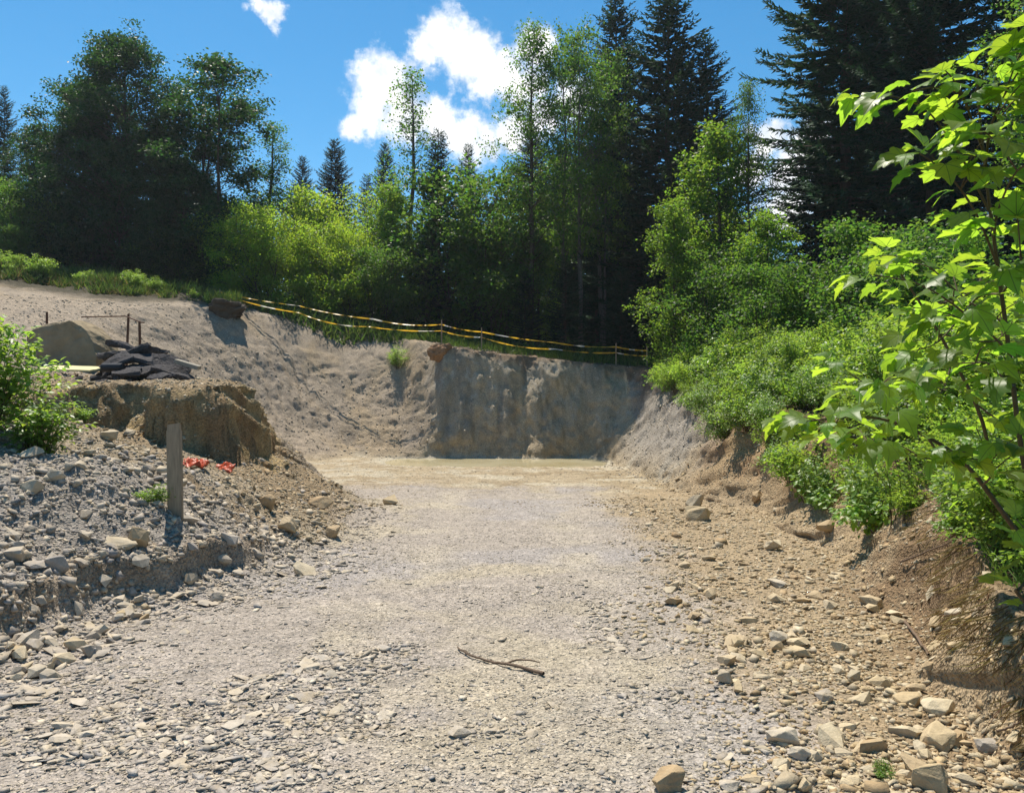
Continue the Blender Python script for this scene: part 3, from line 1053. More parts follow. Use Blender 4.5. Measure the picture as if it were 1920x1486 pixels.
for (px, py, wpx, hr, pal, seed, lab) in BIG:
    h, nn = cast_px(px, min(py + wpx * hr * .35, 1484))
    if h is None:
        continue
    wid = wpx / FPX * h.y
    me = hull_mesh('stone', 500 + seed, 13 + seed % 5, [.25, .5, .8][seed % 3], 1, 0.05)
    me.materials.append(M[PALI[pal]])
    for p_ in me.polygons:
        p_.use_smooth = False
    o = link('stone', me)
    put(o, lab, 'stone')
    co = np.array([v.co for v in me.vertices]); ext = co.max(0) - co.min(0)
    s = Vector((wid / ext[0], wid * .8 / ext[1], wid * hr / ext[2]))
    rt = Euler((random.uniform(-.15, .15), random.uniform(-.15, .15), random.uniform(-.5, .5))).to_matrix().to_4x4()
    o.matrix_world = Matrix.Translation(h + Vector((0, wid * .25, wid * hr * .26))) @ rt @ Matrix.Diagonal((*s, 1))


rs8 = random.Random(14)
for i in range(30):
    px = rs8.uniform(5, 290); py = 1215 + (290 - px) * .12 + rs8.uniform(-38, 42) - 60 * (px > 200)
    h, nn = cast_px(px, py)
    if h is None:
        continue
    o = link('stone', STONES['stone_tan' if rs8.random() < .45 else 'stone_scree'][rs8.randrange(8)])
    sz = rs8.uniform(.07, .15)
    o.matrix_world = Matrix.Translation(h + Vector((0, 0, sz * .2))) @ Euler((rs8.uniform(-.4, .4), rs8.uniform(-.4, .4), rs8.uniform(0, 6))).to_matrix().to_4x4() @ Matrix.Diagonal((sz * 1.2, sz * .9, sz * .7, 1))
    put(o, 'fist sized stone in the heap fallen from the gravel ledge onto the track edge', 'stone', 'stones fallen below the gravel ledge')

# ------------------------------------------------------------------ plants: generators
def tube(path, radii, k=6):
    path = np.asarray(path, float); n = len(path)
    tan = np.gradient(path, axis=0); tan /= np.linalg.norm(tan, axis=1)[:, None] + 1e-9
    ref = np.where(np.abs(tan[:, 2:3]) > .9, np.array([[1., 0, 0]]), np.array([[0, 0, 1.]]))
    a = np.cross(tan, ref); a /= np.linalg.norm(a, axis=1)[:, None] + 1e-9
    b = np.cross(tan, a)
    ang = np.arange(k) / k * 2 * np.pi
    ring = a[:, None] * np.cos(ang)[None, :, None] + b[:, None] * np.sin(ang)[None, :, None]
    v = (path[:, None] + ring * np.asarray(radii)[:, None, None]).reshape(-1, 3)
    i = np.arange(n - 1)[:, None] * k; j = np.arange(k)[None]; j2 = (j + 1) % k
    f = np.stack([i + j, i + j2, i + k + j2, i + k + j], -1).reshape(-1, 4)
    return v, f


def join_parts(parts):
    V, F = [], []; b = 0
    for v, f in parts:
        V.append(v); F.append(f + b); b += len(v)
    return np.concatenate(V), np.concatenate(F)


LEAF2 = (np.array([(0, 0, 0), (.36, .45, .10), (0, 1, -.05), (-.36, .45, .10)], float), np.array([(0, 1, 2), (0, 2, 3)]))
BLADE = (np.array([(-.5, 0, 0), (.5, 0, 0), (.32, .5, 0), (-.32, .5, 0), (0, 1, -.1)], float), np.array([(0, 1, 2), (0, 2, 3), (3, 2, 4)]))
SPRAY = (np.array([(0, 0, 0), (.5, .35, -.12), (0, 1, 0), (-.5, .35, -.12)], float), np.array([(0, 1, 2), (0, 2, 3)]))
LEAF6 = (np.array([(0, 0, 0), (.22, .2, .05), (.36, .48, .09), (.2, .8, .03), (0, 1.05, -.1), (-.2, .8, .03), (-.36, .48, .09), (-.22, .2, .05),
                   (0, .5, 0)], float),
         np.array([(0, 1, 8), (1, 2, 8), (2, 3, 8), (3, 4, 8), (4, 5, 8), (5, 6, 8), (6, 7, 8), (7, 0, 8)]))


def frames_from_dir(d, up, rs_):
    """frames with Y along d and Z near up"""
    y = d / (np.linalg.norm(d, axis=1)[:, None] + 1e-9)
    z = up - (up * y).sum(1)[:, None] * y
    z /= np.linalg.norm(z, axis=1)[:, None] + 1e-9
    x = np.cross(y, z)
    return np.stack([x, y, z], -1)


def spruce(seed, H, Rad, clear=.05, step=.30, droop=.3, dens=1.0, ragged=.25):
    rs_ = np.random.default_rng(seed)
    P_, D_, U_, S_, C_ = [], [], [], [], []
    limbs = []
    h = clear * H
    while h < H * .985:
        f_ = (h - clear * H) / (H * (1 - clear))
        prof = Rad * (1 - f_) ** .72 * (0.55 + .45 * min(1, f_ * 6 + .4)) + .12
        nb = int(5 + rs_.integers(0, 3))
        a0 = rs_.uniform(0, 6.28)
        for k in range(nb):
            L = prof * rs_.uniform(1 - ragged, 1 + ragged * .6)
            a = a0 + k * 6.283 / nb + rs_.normal(0, .2)
            rise = .55 * f_ - droop * (1 - f_)
            s = np.linspace(0, 1, max(3, int(L / (.13 / dens)) + 2))
            out = np.array([math.cos(a), math.sin(a), 0])
            zz = L * (rise * s + .22 * s ** 2.2 * (1 - .4 * f_))
            pth = np.array([0, 0, h + rs_.uniform(-.1, .1)]) + out * (L * s)[:, None] + np.array([0, 0, 1.]) * zz[:, None]
            if L > .5:
                limbs.append(tube(pth[::max(1, len(pth) // 4)], np.linspace(.035, .008, len(pth[::max(1, len(pth) // 4)])) * (.5 + L / 4), 3))
            tan = np.gradient(pth, axis=0); tan /= np.linalg.norm(tan, axis=1)[:, None]
            side = np.cross(tan, [0, 0, 1.])
            shade = rs_.uniform(0, 1)
            for q in range(4):
                m = s > (.12 if q < 2 else .05)
                n_ = m.sum()
                sg = -1 if q % 2 else 1
                if q < 2:
                    d = tan[m] * .75 + side[m] * sg * rs_.uniform(.5, 1.0, (n_, 1)) + np.array([0, 0, -.25]) + rs_.normal(0, .15, (n_, 3))
                    ln = (.16 + .34 * (1 - s[m]) ** .6) * (.5 + .5 * min(1.3, L / 1.6))
                else:
                    d = tan[m] * .9 + side[m] * sg * .35 + np.array([0, 0, -.75 if q == 2 else .25]) + rs_.normal(0, .25, (n_, 3))
                    ln = np.full(n_, .22) * (.5 + .5 * min(1.2, L / 1.4))
                P_.append(pth[m] + rs_.normal(0, .02, (n_, 3))); D_.append(d)
                U_.append(np.tile([0, 0, 1.], (n_, 1)) + rs_.normal(0, .35, (n_, 3)))
                S_.append(np.stack([ln * rs_.uniform(.28, .42, n_), ln * rs_.uniform(.8, 1.25, n_), ln], 1))
                C_.append(np.stack([np.clip(shade * .5 + rs_.uniform(0, .5, n_), 0, 1), rs_.uniform(0, 1, n_), np.zeros(n_)], 1))
        h += step * rs_.uniform(.75, 1.25) * (1.15 - .5 * f_)
    # leader
    P_, D_, U_, S_, C_ = map(np.concatenate, (P_, D_, U_, S_, C_))
    rot_ = frames_from_dir(D_, U_, rs_)
    v, f, c = tile([SPRAY], np.zeros(len(P_), int), P_, rot_, S_, C_)
    crown = np_mesh('spruce_crown', v, f, c)
    crown.materials.append(M['spruce'])
    zt = np.linspace(-.4, H * 1.0, 12)
    tr = tube(np.stack([.05 * np.sin(zt), .05 * np.cos(zt * .7), zt], 1), np.interp(zt, [-.4, 0, H], [.016 * H, .013 * H, .012]), 8)
    v, f = join_parts([tr] + limbs)
    trunk = np_mesh('spruce_trunk', v, f, None, True)
    trunk.materials.append(M['bark'])
    return trunk, crown, len(P_) * 2


def broadleaf(seed, H, Rad, clear, shape, nclus, leaves, sig, lsize, mat, bark='bark', stems=1, up=.5, spread=1.0, lean=(0, 0), shell=.45, sub=5):
    """trunk and limbs reach out to clumps of leaves spread through the crown"""
    rs_ = np.random.default_rng(seed)
    limbs = []; cl = []
    roots = []
    for s_ in range(stems):
        bx, by = (0, 0) if stems == 1 else (rs_.normal(0, .15 * Rad), rs_.normal(0, .15 * Rad))
        tx, ty = (lean[0], lean[1]) if stems == 1 else (rs_.normal(0, .45 * Rad), rs_.normal(0, .45 * Rad))
        hh = H * (.96 if stems == 1 else rs_.uniform(.75, .97))
        t = np.linspace(0, 1, 9)
        wig = np.cumsum(rs_.normal(0, .02 * H / 9 * 2, (9, 2)), 0); wig[0] = 0
        pth = np.stack([bx + tx * t ** 1.3 + wig[:, 0], by + ty * t ** 1.3 + wig[:, 1], -.4 + (hh + .4) * t], 1)
        r0 = .0125 * H / math.sqrt(stems) + .01
        limbs.append(tube(pth, r0 * (1 - t) ** .8 + .008, 7))
        roots.append(pth)
    for i in range(nclus):
        f_ = (i + rs_.uniform(0, 1)) / nclus
        z = H * (clear + (1 - clear) * f_)
        rmax = Rad * shape(f_)
        a = rs_.uniform(0, 6.283)
        rho = rmax * (shell + (1 - shell) * rs_.uniform(0, 1) ** .6) * rs_.uniform(.75, 1.12) if rs_.random() < .8 else rmax * rs_.uniform(0, .6)
        pth = roots[int(rs_.integers(len(roots)))]
        zb = max(H * clear * .6, z - rho * up * rs_.uniform(.6, 1.5))
        b0 = np.array([np.interp(zb, pth[:, 2], pth[:, k]) for k in range(3)])
        axis = np.array([np.interp(z, pth[:, 2], pth[:, 0]), np.interp(z, pth[:, 2], pth[:, 1])])
        c0 = np.array([axis[0] + rho * math.cos(a), axis[1] + rho * math.sin(a), z])
        mid = (b0 + c0) / 2 + np.array([0, 0, .12 * rho]) + rs_.normal(0, .08 * (rho + .2), 3)
        L = np.linalg.norm(c0 - b0)
        limbs.append(tube([b0, mid, c0], [.006 + .011 * L / (1 + .2 * L), .005 + .006 * L / (1 + .2 * L), .004], 4))
        tone = rs_.uniform(0, 1)
        for k in range(sub):
            cs = c0 + rs_.normal(0, sig * .9, 3) * np.array([spread, spread, .7])
            limbs.append(tube([mid * .3 + c0 * .7, cs], [.006, .003], 3))
            cl.append((cs, tone * .6 + rs_.uniform(0, .4)))
    per = max(1, int(leaves / len(cl)))
    Pn, Cn = [], []
    for cs, tone in cl:
        k = int(per * rs_.uniform(.55, 1.45))
        off = rs_.normal(0, sig * .62, (k, 3)) * np.array([1, 1, .7])
        Pn.append(cs + off)
        Cn.append(np.stack([np.clip(tone * .6 + rs_.uniform(0, .4, k), 0, 1), rs_.uniform(0, 1, k), np.zeros(k)], 1))
    Pn = np.concatenate(Pn); Cn = np.concatenate(Cn); n_ = len(Pn)
    rot_ = rand_rot(n_, rs_, None, .75)
    ls = lsize * rs_.uniform(.65, 1.3, n_)
    v, f, c = tile([LEAF2], np.zeros(n_, int), Pn, rot_, np.stack([ls, ls, ls], 1), Cn)
    crown = np_mesh('crown', v, f, c)
    crown.materials.append(M[mat])
    v, f = join_parts(limbs)
    trunk = np_mesh('trunk', v, f, None, True)
    trunk.materials.append(M[bark])
    return trunk, crown, n_ * 2


oval = lambda f: math.sin(math.pi * min(1, max(0, f * .86 + .12))) ** .6
full = lambda f: (1 - max(0, f - .55) ** 2 * 4.2) * (.75 + .25 * min(1, f * 3)) if f < 1 else .1
dome = lambda f: math.sqrt(max(.03, 1 - f * f))
slim = lambda f: (math.sin(math.pi * min(1, f * .8 + .18)) ** .8)

KIND = {}
tot = 0


def reg_kind(k, r_, H):
    global tot
    KIND[k] = (r_[0], r_[1], H); tot += r_[2]


reg_kind('spruce_a', spruce(1, 18, 4.3, .04, .40, .26), 18)
reg_kind('spruce_b', spruce(2, 18, 3.6, .05, .42, .32, .9, .35), 18)
reg_kind('spruce_c', spruce(3, 12, 2.1, .03, .34, .2, .9, .3), 12)
reg_kind('spruce_big', spruce(4, 24, 5.6, .03, .46, .42, 1.1, .3), 24)
reg_kind('oak', broadleaf(11, 13, 4.3, .04, full, 210, 62000, .42, .145, 'broad_dark', sub=4), 13)
reg_kind('ash', broadleaf(12, 11.5, 3.2, .08, oval, 130, 34000, .38, .14, 'broad_dark', stems=4, up=.9, sub=4), 11.5)
reg_kind('birch', broadleaf(13, 15, 2.3, .2, slim, 130, 13000, .36, .13, 'broad_mid', 'bark', up=.6, shell=.3, sub=5), 15)
reg_kind('aspen', broadleaf(14, 13, 1.7, .22, slim, 85, 5000, .30, .13, 'broad_mid', up=1.0, shell=.2, sub=4), 13)
reg_kind('green_ash', broadleaf(15, 14.5, 2.5, .34, oval, 120, 19000, .36, .13, 'broad_mid', 'bark_mid', stems=3, up=.9, sub=5), 14.5)
reg_kind('sapling', broadleaf(16, 8, 1.7, .12, slim, 80, 14000, .30, .12, 'broad_light', up=.6, sub=5), 8)
reg_kind('shrub', broadleaf(17, 5, 2.6, .03, dome, 110, 30000, .36, .115, 'broad_bright', stems=6, up=.9, sub=5), 5)
reg_kind('thicket', broadleaf(18, 5, 2.2, .03, full, 80, 16000, .36, .13, 'broad_mid', stems=5, up=.9, sub=5), 5)
print('tree tris', tot)


def tree(kind, name, cat, label, px, top, d, wscale=1.0, group=None, rotz=None, sink=.15, x=None, h=None):
    """stand a tree on the ground at depth d, its tip at photograph row top"""
    tr, cr_, H = KIND[kind]
    X = (px - 960) / FPX * d if x is None else x
    g, _n = drop(X, d)
    hh = h if h else max(1.0, EYE + (HOR - top) / FPX * d - g.z)
    s = hh / H
    root = link(name, None)
    root.empty_display_size = .3
    put(root, label, cat, group)
    root.location = (X, d, g.z - sink)
    root.rotation_euler.z = random.uniform(0, 6.28) if rotz is None else rotz
    root.scale = (s * wscale, s * wscale, s)
    link('trunk', tr, root); link('crown', cr_, root)
    return root


# ------------------------------------------------------------------ the trees
tree('spruce_b', 'spruce_tree', 'spruce', 'tall narrow dark spruce at the open end of the grassy terrace', 8, 155, 44, .8)
tree('ash', 'broadleaf_tree', 'tree', 'small mid green tree between the narrow spruce and the big dark tree', 75, 235, 41, 1.0)
tree('oak', 'broadleaf_tree', 'tree', 'largest dark broad tree with a knobbly crown on the terrace', 225, 72, 38.5, 1.0, rotz=.4)
tree('oak', 'broadleaf_tree', 'tree', 'dark tree merged with the back of the largest dark tree', 180, 150, 40.5, .95, rotz=2.6)
tree('oak', 'broadleaf_tree', 'tree', 'dark tree between the largest tree and the many stemmed tree', 300, 235, 40, .95, rotz=4.0)
tree('oak', 'broadleaf_tree', 'tree', 'dark low broad tree filling in behind the largest dark tree', 150, 215, 40, .95)
tree('ash', 'broadleaf_tree', 'tree', 'dark many stemmed tree with see through branches beside the largest tree', 392, 140, 38, 1.25)
tree('oak', 'broadleaf_tree', 'tree', 'dark undergrown tree below the many stemmed tree', 340, 300, 37, 1.15)
tree('aspen', 'broadleaf_tree', 'tree', 'thin small tree with a tufted top beside the many stemmed tree', 512, 228, 42, 1.25)
tree('spruce_a', 'spruce_tree', 'spruce', 'small distant spruce tip beside the thin tufted tree', 567, 288, 60, .9)
tree('spruce_a', 'spruce_tree', 'spruce', 'blue green cone shaped distant spruce standing clear over the bright bushes', 628, 256, 56, 1.05)
tree('spruce_c', 'spruce_tree', 'spruce', 'hazy far spruce low between two cone shaped spruces', 688, 322, 66, 1.0)
tree('spruce_a', 'spruce_tree', 'spruce', 'dense distant spruce just left of the sparse aspen', 722, 262, 50, .8)
tree('aspen', 'broadleaf_tree', 'tree', 'tall sparse aspen with thin leaves against the cloud', 768, 128, 39, 1.0)
tree('spruce_c', 'spruce_tree', 'spruce', 'slim dark spruce growing right beside the sparse aspen', 822, 235, 37, 1.0)
tree('spruce_b', 'spruce_tree', 'spruce', 'open topped spruce between the slim spruce and the tall birch', 878, 264, 46, .9)
tree('birch', 'broadleaf_tree', 'birch', 'tall airy birch leaning out with a bare dark trunk', 985, 45, 33.5, .85, rotz=1.0)
tree('green_ash', 'broadleaf_tree', 'tree', 'tall leafy tree with several pale stems beside the airy birch', 1075, 66, 34.5, .8)
tree('green_ash', 'broadleaf_tree', 'tree', 'bright topped leafy tree in front of the first tall spruce', 1130, 95, 35.5, .6)
tree('spruce_a', 'spruce_tree', 'spruce', 'first tall spruce rising behind the bright topped leafy tree', 1155, -25, 40, .95)
tree('spruce_a', 'spruce_tree', 'spruce', 'very tall black green spruce in the gap between leafy trees', 1252, -40, 35, 1.2)
tree('spruce_b', 'spruce_tree', 'spruce', 'spruce of lower height leaning against the very tall black green one', 1325, 62, 34.5, 1.15)
tree('spruce_b', 'spruce_tree', 'spruce', 'dark spruce hidden behind the pale stemmed leafy tree', 1060, 250, 40, 1.0)
tree('sapling', 'broadleaf_tree', 'tree', 'yellow green young tree with rounded tiers in front of the tall spruces', 1350, 240, 27, 1.0)
tree('birch', 'broadleaf_tree', 'birch', 'slender young birch with a straight thin stem and airy top', 1412, 150, 26, .62)
tree('sapling', 'broadleaf_tree', 'tree', 'low yellow green sapling with a spire top above the bank end', 1262, 375, 25.5, 1.0)
tree('sapling', 'broadleaf_tree', 'tree', 'dim green sapling under the slender young birch', 1440, 395, 23, 1.2)
tree('spruce_big', 'spruce_tree', 'spruce', 'huge spruce with long drooping boughs reaching over the young birch', 1585, -420, 27, 1.0, rotz=.3)
tree('spruce_big', 'spruce_tree', 'spruce', 'huge dark spruce behind the foreground maple', 1745, -600, 24, .75)
tree('spruce_big', 'spruce_tree', 'spruce', 'dark spruce deep in the wood between the two huge ones', 1680, -300, 36, 1.0)
tree('spruce_a', 'spruce_tree', 'spruce', 'medium dark spruce standing under the huge drooping one', 1530, 150, 30, .9)
tree('green_ash', 'broadleaf_tree', 'tree', 'leafy green tree whose crown overhangs the foreground maple', 2010, -140, 14.5, .85)
tree('spruce_big', 'spruce_tree', 'spruce', 'dark spruce behind the overhanging green tree', 1925, -500, 22, .8)
# bushes along the wood edge
for (kd, px, top, d, ws, lab) in [
    ('shrub', 500, 405, 35.3, .95, 'bright yellow green bush at the wood edge beside the dark trees'),
    ('shrub', 600, 440, 34.6, .9, 'low sunlit bush in the row behind the yellow tape'),
    ('shrub', 672, 425, 35.0, .85, 'sunlit bush with a feathery top in the row behind the tape'),
    ('shrub', 600, 350, 38.8, .9, 'taller light green bush behind the sunlit bush row'),
    ('sapling', 735, 345, 36.8, 1.1, 'yellow green young tree at the end of the sunlit bush row'),
    ('thicket', 720, 470, 34.8, .9, 'shaded bush between the sunlit row and the slim spruce'),
    ('thicket', 890, 345, 37.8, 1.0, 'mid green bushy tree under the open topped spruce'),
    ('thicket', 950, 420, 35.8, 1.0, 'green bush at the foot of the airy birch'),
    ('sapling', 1010, 430, 34.8, .9, 'sunlit young sapling glowing inside the dark wood edge'),
    ('thicket', 35, 345, 36.8, 1.0, 'round green bush on the terrace beneath the narrow spruce'),
    ('thicket', 20, 420, 34.8, .9, 'pale lower bush on the terrace below the round green bush'),
    ('thicket', 100, 380, 38.8, 1.1, 'dim bush beneath the largest dark tree'),
    ('thicket', 300, 430, 37.3, 1.3, 'black green bush under the largest dark tree'),
    ('thicket', 420, 430, 36.8, 1.1, 'dark bush between the many stemmed tree and the bright bushes'),
    ('thicket', 1330, 480, 23.5, 1.0, 'shady bush where the right bank meets the wood'),
    ('thicket', 1460, 500, 20.0, 1.1, 'dim bush behind the herbs on the right bank'),
    ('thicket', 1600, 430, 18.0, 1.1, 'shaded green bush under the huge drooping spruce'),
    ('thicket', 1800, 420, 13.0, 1.2, 'green bush in the shade behind the foreground maple'),
    ('spruce_c', 800, 410, 36.8, 1.3, 'young spruce in shade in front of the slim dark spruce'),
    ('spruce_c', 900, 470, 35.8, 1.4, 'young spruce in shade behind the orange earth clod'),
    ('spruce_c', 1120, 420, 36.8, 1.3, 'young dark spruce below the pale stemmed leafy tree'),
    ('spruce_c', 985, 500, 33, 1.5, 'young dark spruce at the foot of the airy birch'),
    ('spruce_c', 1060, 470, 32.5, 1.5, 'young dark spruce in front of the pale stems'),
    ('spruce_c', 1165, 490, 32, 1.5, 'small dark spruce next to the last tape stakes'),
    ('spruce_c', 1240, 450, 33, 1.5, 'small dark spruce between the tall spruce and the sapling'),
    ('spruce_c', 1200, 360, 35.8, 1.3, 'young dark spruce below the very tall black green one'),
]:
    if kd.startswith('spruce'):
        tree(kd, 'spruce_tree', 'spruce', lab, px, top, d, ws)
    else:
        tree(kd, 'bush', 'bush', lab, px, top, d, ws)
# the wood behind
rs2 = random.Random(4)
for i in range(46):
    px = -60 + i * 44 + rs2.uniform(-15, 15)
    d = rs2.uniform(44, 66)
    if px < 450:
        top = rs2.uniform(300, 420)
    elif px < 950:
        top = rs2.uniform(395, 470)
    elif px < 1380:
        top = rs2.uniform(230, 400)
    elif px < 1530:
        top = rs2.uniform(415, 470)
    else:
        top = rs2.uniform(120, 300)
    tree(rs2.choice(['spruce_a', 'spruce_b', 'spruce_a']), 'spruce_tree', 'spruce',
         'dark spruce standing in the depth of the wood', px, top, d, 1.25, 'spruces in the depth of the wood', rotz=rs2.uniform(0, 6))

# ------------------------------------------------------------------ herbs on the right bank
def herb(seed, H, Rad, n_stem, n_leaf, lsize, mat='herb'):
    rs_ = np.random.default_rng(seed)
    st = []; Pn = []; Dn = []; Cn = []; Sn = []
    for i in range(n_stem):
        a = rs_.uniform(0, 6.283); out = Rad * math.sqrt(rs_.uniform(0.02, 1)); h = H * (1 - .45 * (out / Rad) ** 2) * rs_.uniform(.75, 1.1)
        t = np.linspace(0, 1, 6)
        e = np.array([math.cos(a), math.sin(a)]) * out
        pth = np.stack([e[0] * t ** 1.1 * .9, e[1] * t ** 1.1 * .9, -.1 + (h + .1) * np.sin(t * 1.45) / math.sin(1.45)], 1)
        pth[:, :2] += rs_.normal(0, .03, (1, 2))
        st.append(tube(pth, np.linspace(.006, .002, 6), 3))
        k = int(n_leaf / n_stem * rs_.uniform(.7, 1.3))
        s = rs_.uniform(.22, 1.02, k) ** .8
        q = np.stack([np.interp(s, t, pth[:, j]) for j in range(3)], 1)
        dv = rs_.normal(0, 1, (k, 3)); dv[:, 2] = dv[:, 2] * .3 - .15
        dv /= np.linalg.norm(dv, axis=1)[:, None]
        ln = lsize * rs_.uniform(.55, 1.3, k) * (1.15 - .4 * s)
        pet = rs_.uniform(.01, .11, (k, 1))
        Pn.append(q + dv * pet); Dn.append(dv); Sn.append(np.stack([ln * .95, ln, ln], 1))
        tone = rs_.uniform(0, 1)
        Cn.append(np.stack([np.clip(.35 * tone + .35 * s + rs_.uniform(0, .3, k), 0, 1), rs_.uniform(0, 1, k) * .6 + tone * .4, s * 0], 1))
    Pn, Dn, Sn, Cn = map(np.concatenate, (Pn, Dn, Sn, Cn))
    up = np.tile([0, 0, 1.], (len(Pn), 1)) + rs_.normal(0, .35, (len(Pn), 3))
    v, f, c = tile([LEAF2], np.zeros(len(Pn), int), Pn, frames_from_dir(Dn, up, rs_), Sn, Cn)
    cm = np_mesh('foliage', v, f, c); cm.materials.append(M[mat])
    v, f = join_parts(st)
    sm = np_mesh('stem', v, f, None, True); sm.materials.append(M['twig'])
    return sm, cm


HERBS = [herb(31, 1.15, .62, 26, 3000, .055), herb(32, 1.0, .7, 22, 1900, .075), herb(33, .8, .55, 24, 3200, .042), herb(34, .6, .5, 18, 1200, .07),
         herb(35, 1.3, .5, 16, 2000, .06)]


def plant(kinds, loc, s, rotz, name, label, cat, group=None, lean=None):
    sm, cm = kinds
    root = link(name, None); root.empty_display_size = .1
    put(root, label, cat, group)
    root.location = loc; root.rotation_euler = (lean[0] if lean else 0, lean[1] if lean else 0, rotz); root.scale = (s, s, s)
    link('stem', sm, root); link('foliage', cm, root)
    return root


rs3 = random.Random(9)
cnt = 0
EDGE = [(5.25, 26.5), (5.2, 24.5), (4.95, 21), (4.75, 17), (4.7, 13), (4.45, 10.5), (4.15, 8.6), (3.8, 7.2), (3.4, 6.1), (3.15, 5.0)]   # lip of the bank
ey = np.array([e[1] for e in EDGE])[::-1]; ex = np.array([e[0] for e in EDGE])[::-1]
y = 4.9
row = 0
while y < 26.4:
    x0 = float(np.interp(y, ey, ex))
    k = 0
    x = x0 + rs3.uniform(-.4, -.1) + (.4 if y < 7.2 else 0)
    depth = 4.2 if y < 14 else 3.2
    while x < x0 + depth:
        g, nn = drop(x, y + rs3.uniform(-.2, .2))
        edge = x < x0 + .55
        kd = HERBS[rs3.choice([2, 3, 2, 1])] if edge else HERBS[rs3.choice([0, 1, 0, 4, 1])]
        s = rs3.uniform(.8, 1.15) * (.85 if edge else 1.0 + .04 * (x - x0)) * (1.15 if y > 7 else .9)
        plant(kd, g - Vector((0, 0, .04)), s, rs3.uniform(0, 6.28), 'herb_plant',
              'leafy green herb growing in the mass on top of the right bank' if not edge else 'small leafy herb hanging over the lip of the right bank',
              'plant', 'herbs on the right bank top' if not edge else 'herbs on the lip of the right bank', (rs3.uniform(-.1, .1), -.35 if edge else rs3.uniform(-.12, .05)))
        cnt += 1
        x += rs3.uniform(.42, .6) * (1 + .015 * y)
    y += rs3.uniform(.42, .6) * (1 + .028 * y)
print('herbs', cnt)

for i in range(30):
    y = rs3.uniform(3.7, 5.6)
    lipx = float(np.interp(y, [3.7, 4.2, 5.5], [2.5, 2.68, 3.2]))
    x = lipx + rs3.uniform(.05, 1.2)
    g, nn = drop(x, y)
    plant(HERBS[rs3.choice([1, 3, 0, 2])], g - Vector((0, 0, .04)), rs3.uniform(.5, .8), rs3.uniform(0, 6.28), 'herb_plant',
          'leafy herb crowding the near bank top under the maple shoots', 'plant', 'herbs on the near bank top', (rs3.uniform(-.1, .1), -.3 if x < lipx + .35 else 0))
# ------------------------------------------------------------------ maple saplings in front
def maple_leaf(seed, curl, fold):
    half = [(0.0, 0.0), (.08, -.09), (.20, -.12), (.33, -.08), (.37, .02), (.47, .10), (.60, .19), (.55, .30), (.47, .35), (.36, .36), (.40, .48), (.44, .63),
            (.35, .68), (.25, .66), (.19, .76), (.10, .88), (0.0, 1.0)]
    rs_ = np.random.default_rng(seed)
    rgt = np.array(half); lft = rgt[1:-1][::-1] * np.array([-1, 1])
    o = np.vstack([rgt, lft])
    o = o + rs_.normal(0, .012, o.shape)
    pts = np.vstack([[[0, .18]], [[0.0, .5]], o])
    z = -curl * (pts[:, 1] - .1) ** 2 + fold * np.abs(pts[:, 0]) - .35 * curl * pts[:, 0] ** 2 + rs_.normal(0, .012, len(pts))
    v = np.column_stack([pts, z])
    n_ = len(o); F = []
    for i in range(n_):
        a, b = i + 2, (i + 1) % n_ + 2
        ctr = 1 if (o[i, 1] + o[(i + 1) % n_, 1]) / 2 > .42 else 0
        F.append((ctr, b, a))
    # stitch where the fan centre changes
    me_ = bpy.data.meshes.new('leaf')
    hi = [i for i in range(n_) if (o[i, 1] + o[(i + 1) % n_, 1]) / 2 > .42]
    first, last = hi[0] + 2, (hi[-1] + 1) % n_ + 2
    F.append((0, 1, first)); F.append((0, last, 1))
    col = np.tile([[rs_.uniform(.2, .9), rs_.uniform(0, 1), 0]], (len(v), 1))
    me2 = np_mesh('leaf', v, np.array(F), col, True)
    bpy.data.meshes.remove(me_)
    me2.materials.append(M['maple'])
    return me2


MAPLE = [maple_leaf(400 + i, [.25, .5, .8, .4, .6, .15][i], [.12, .25, .1, .35, .18, .3][i]) for i in range(6)]
rs4 = random.Random(21)


def bez(pts, n=14):
    pts = [np.array(p) for p in pts]
    t = np.linspace(0, len(pts) - 1, n)
    out = []
    for u in t:
        i = min(int(u), len(pts) - 2); f_ = u - i
        p0 = pts[max(i - 1, 0)]; p1 = pts[i]; p2 = pts[i + 1]; p3 = pts[min(i + 2, len(pts) - 1)]
        out.append(.5 * ((2 * p1) + (-p0 + p2) * f_ + (2 * p0 - 5 * p1 + 4 * p2 - p3) * f_ ** 2 + (-p0 + 3 * p1 - 3 * p2 + p3) * f_ ** 3))
    return np.array(out)


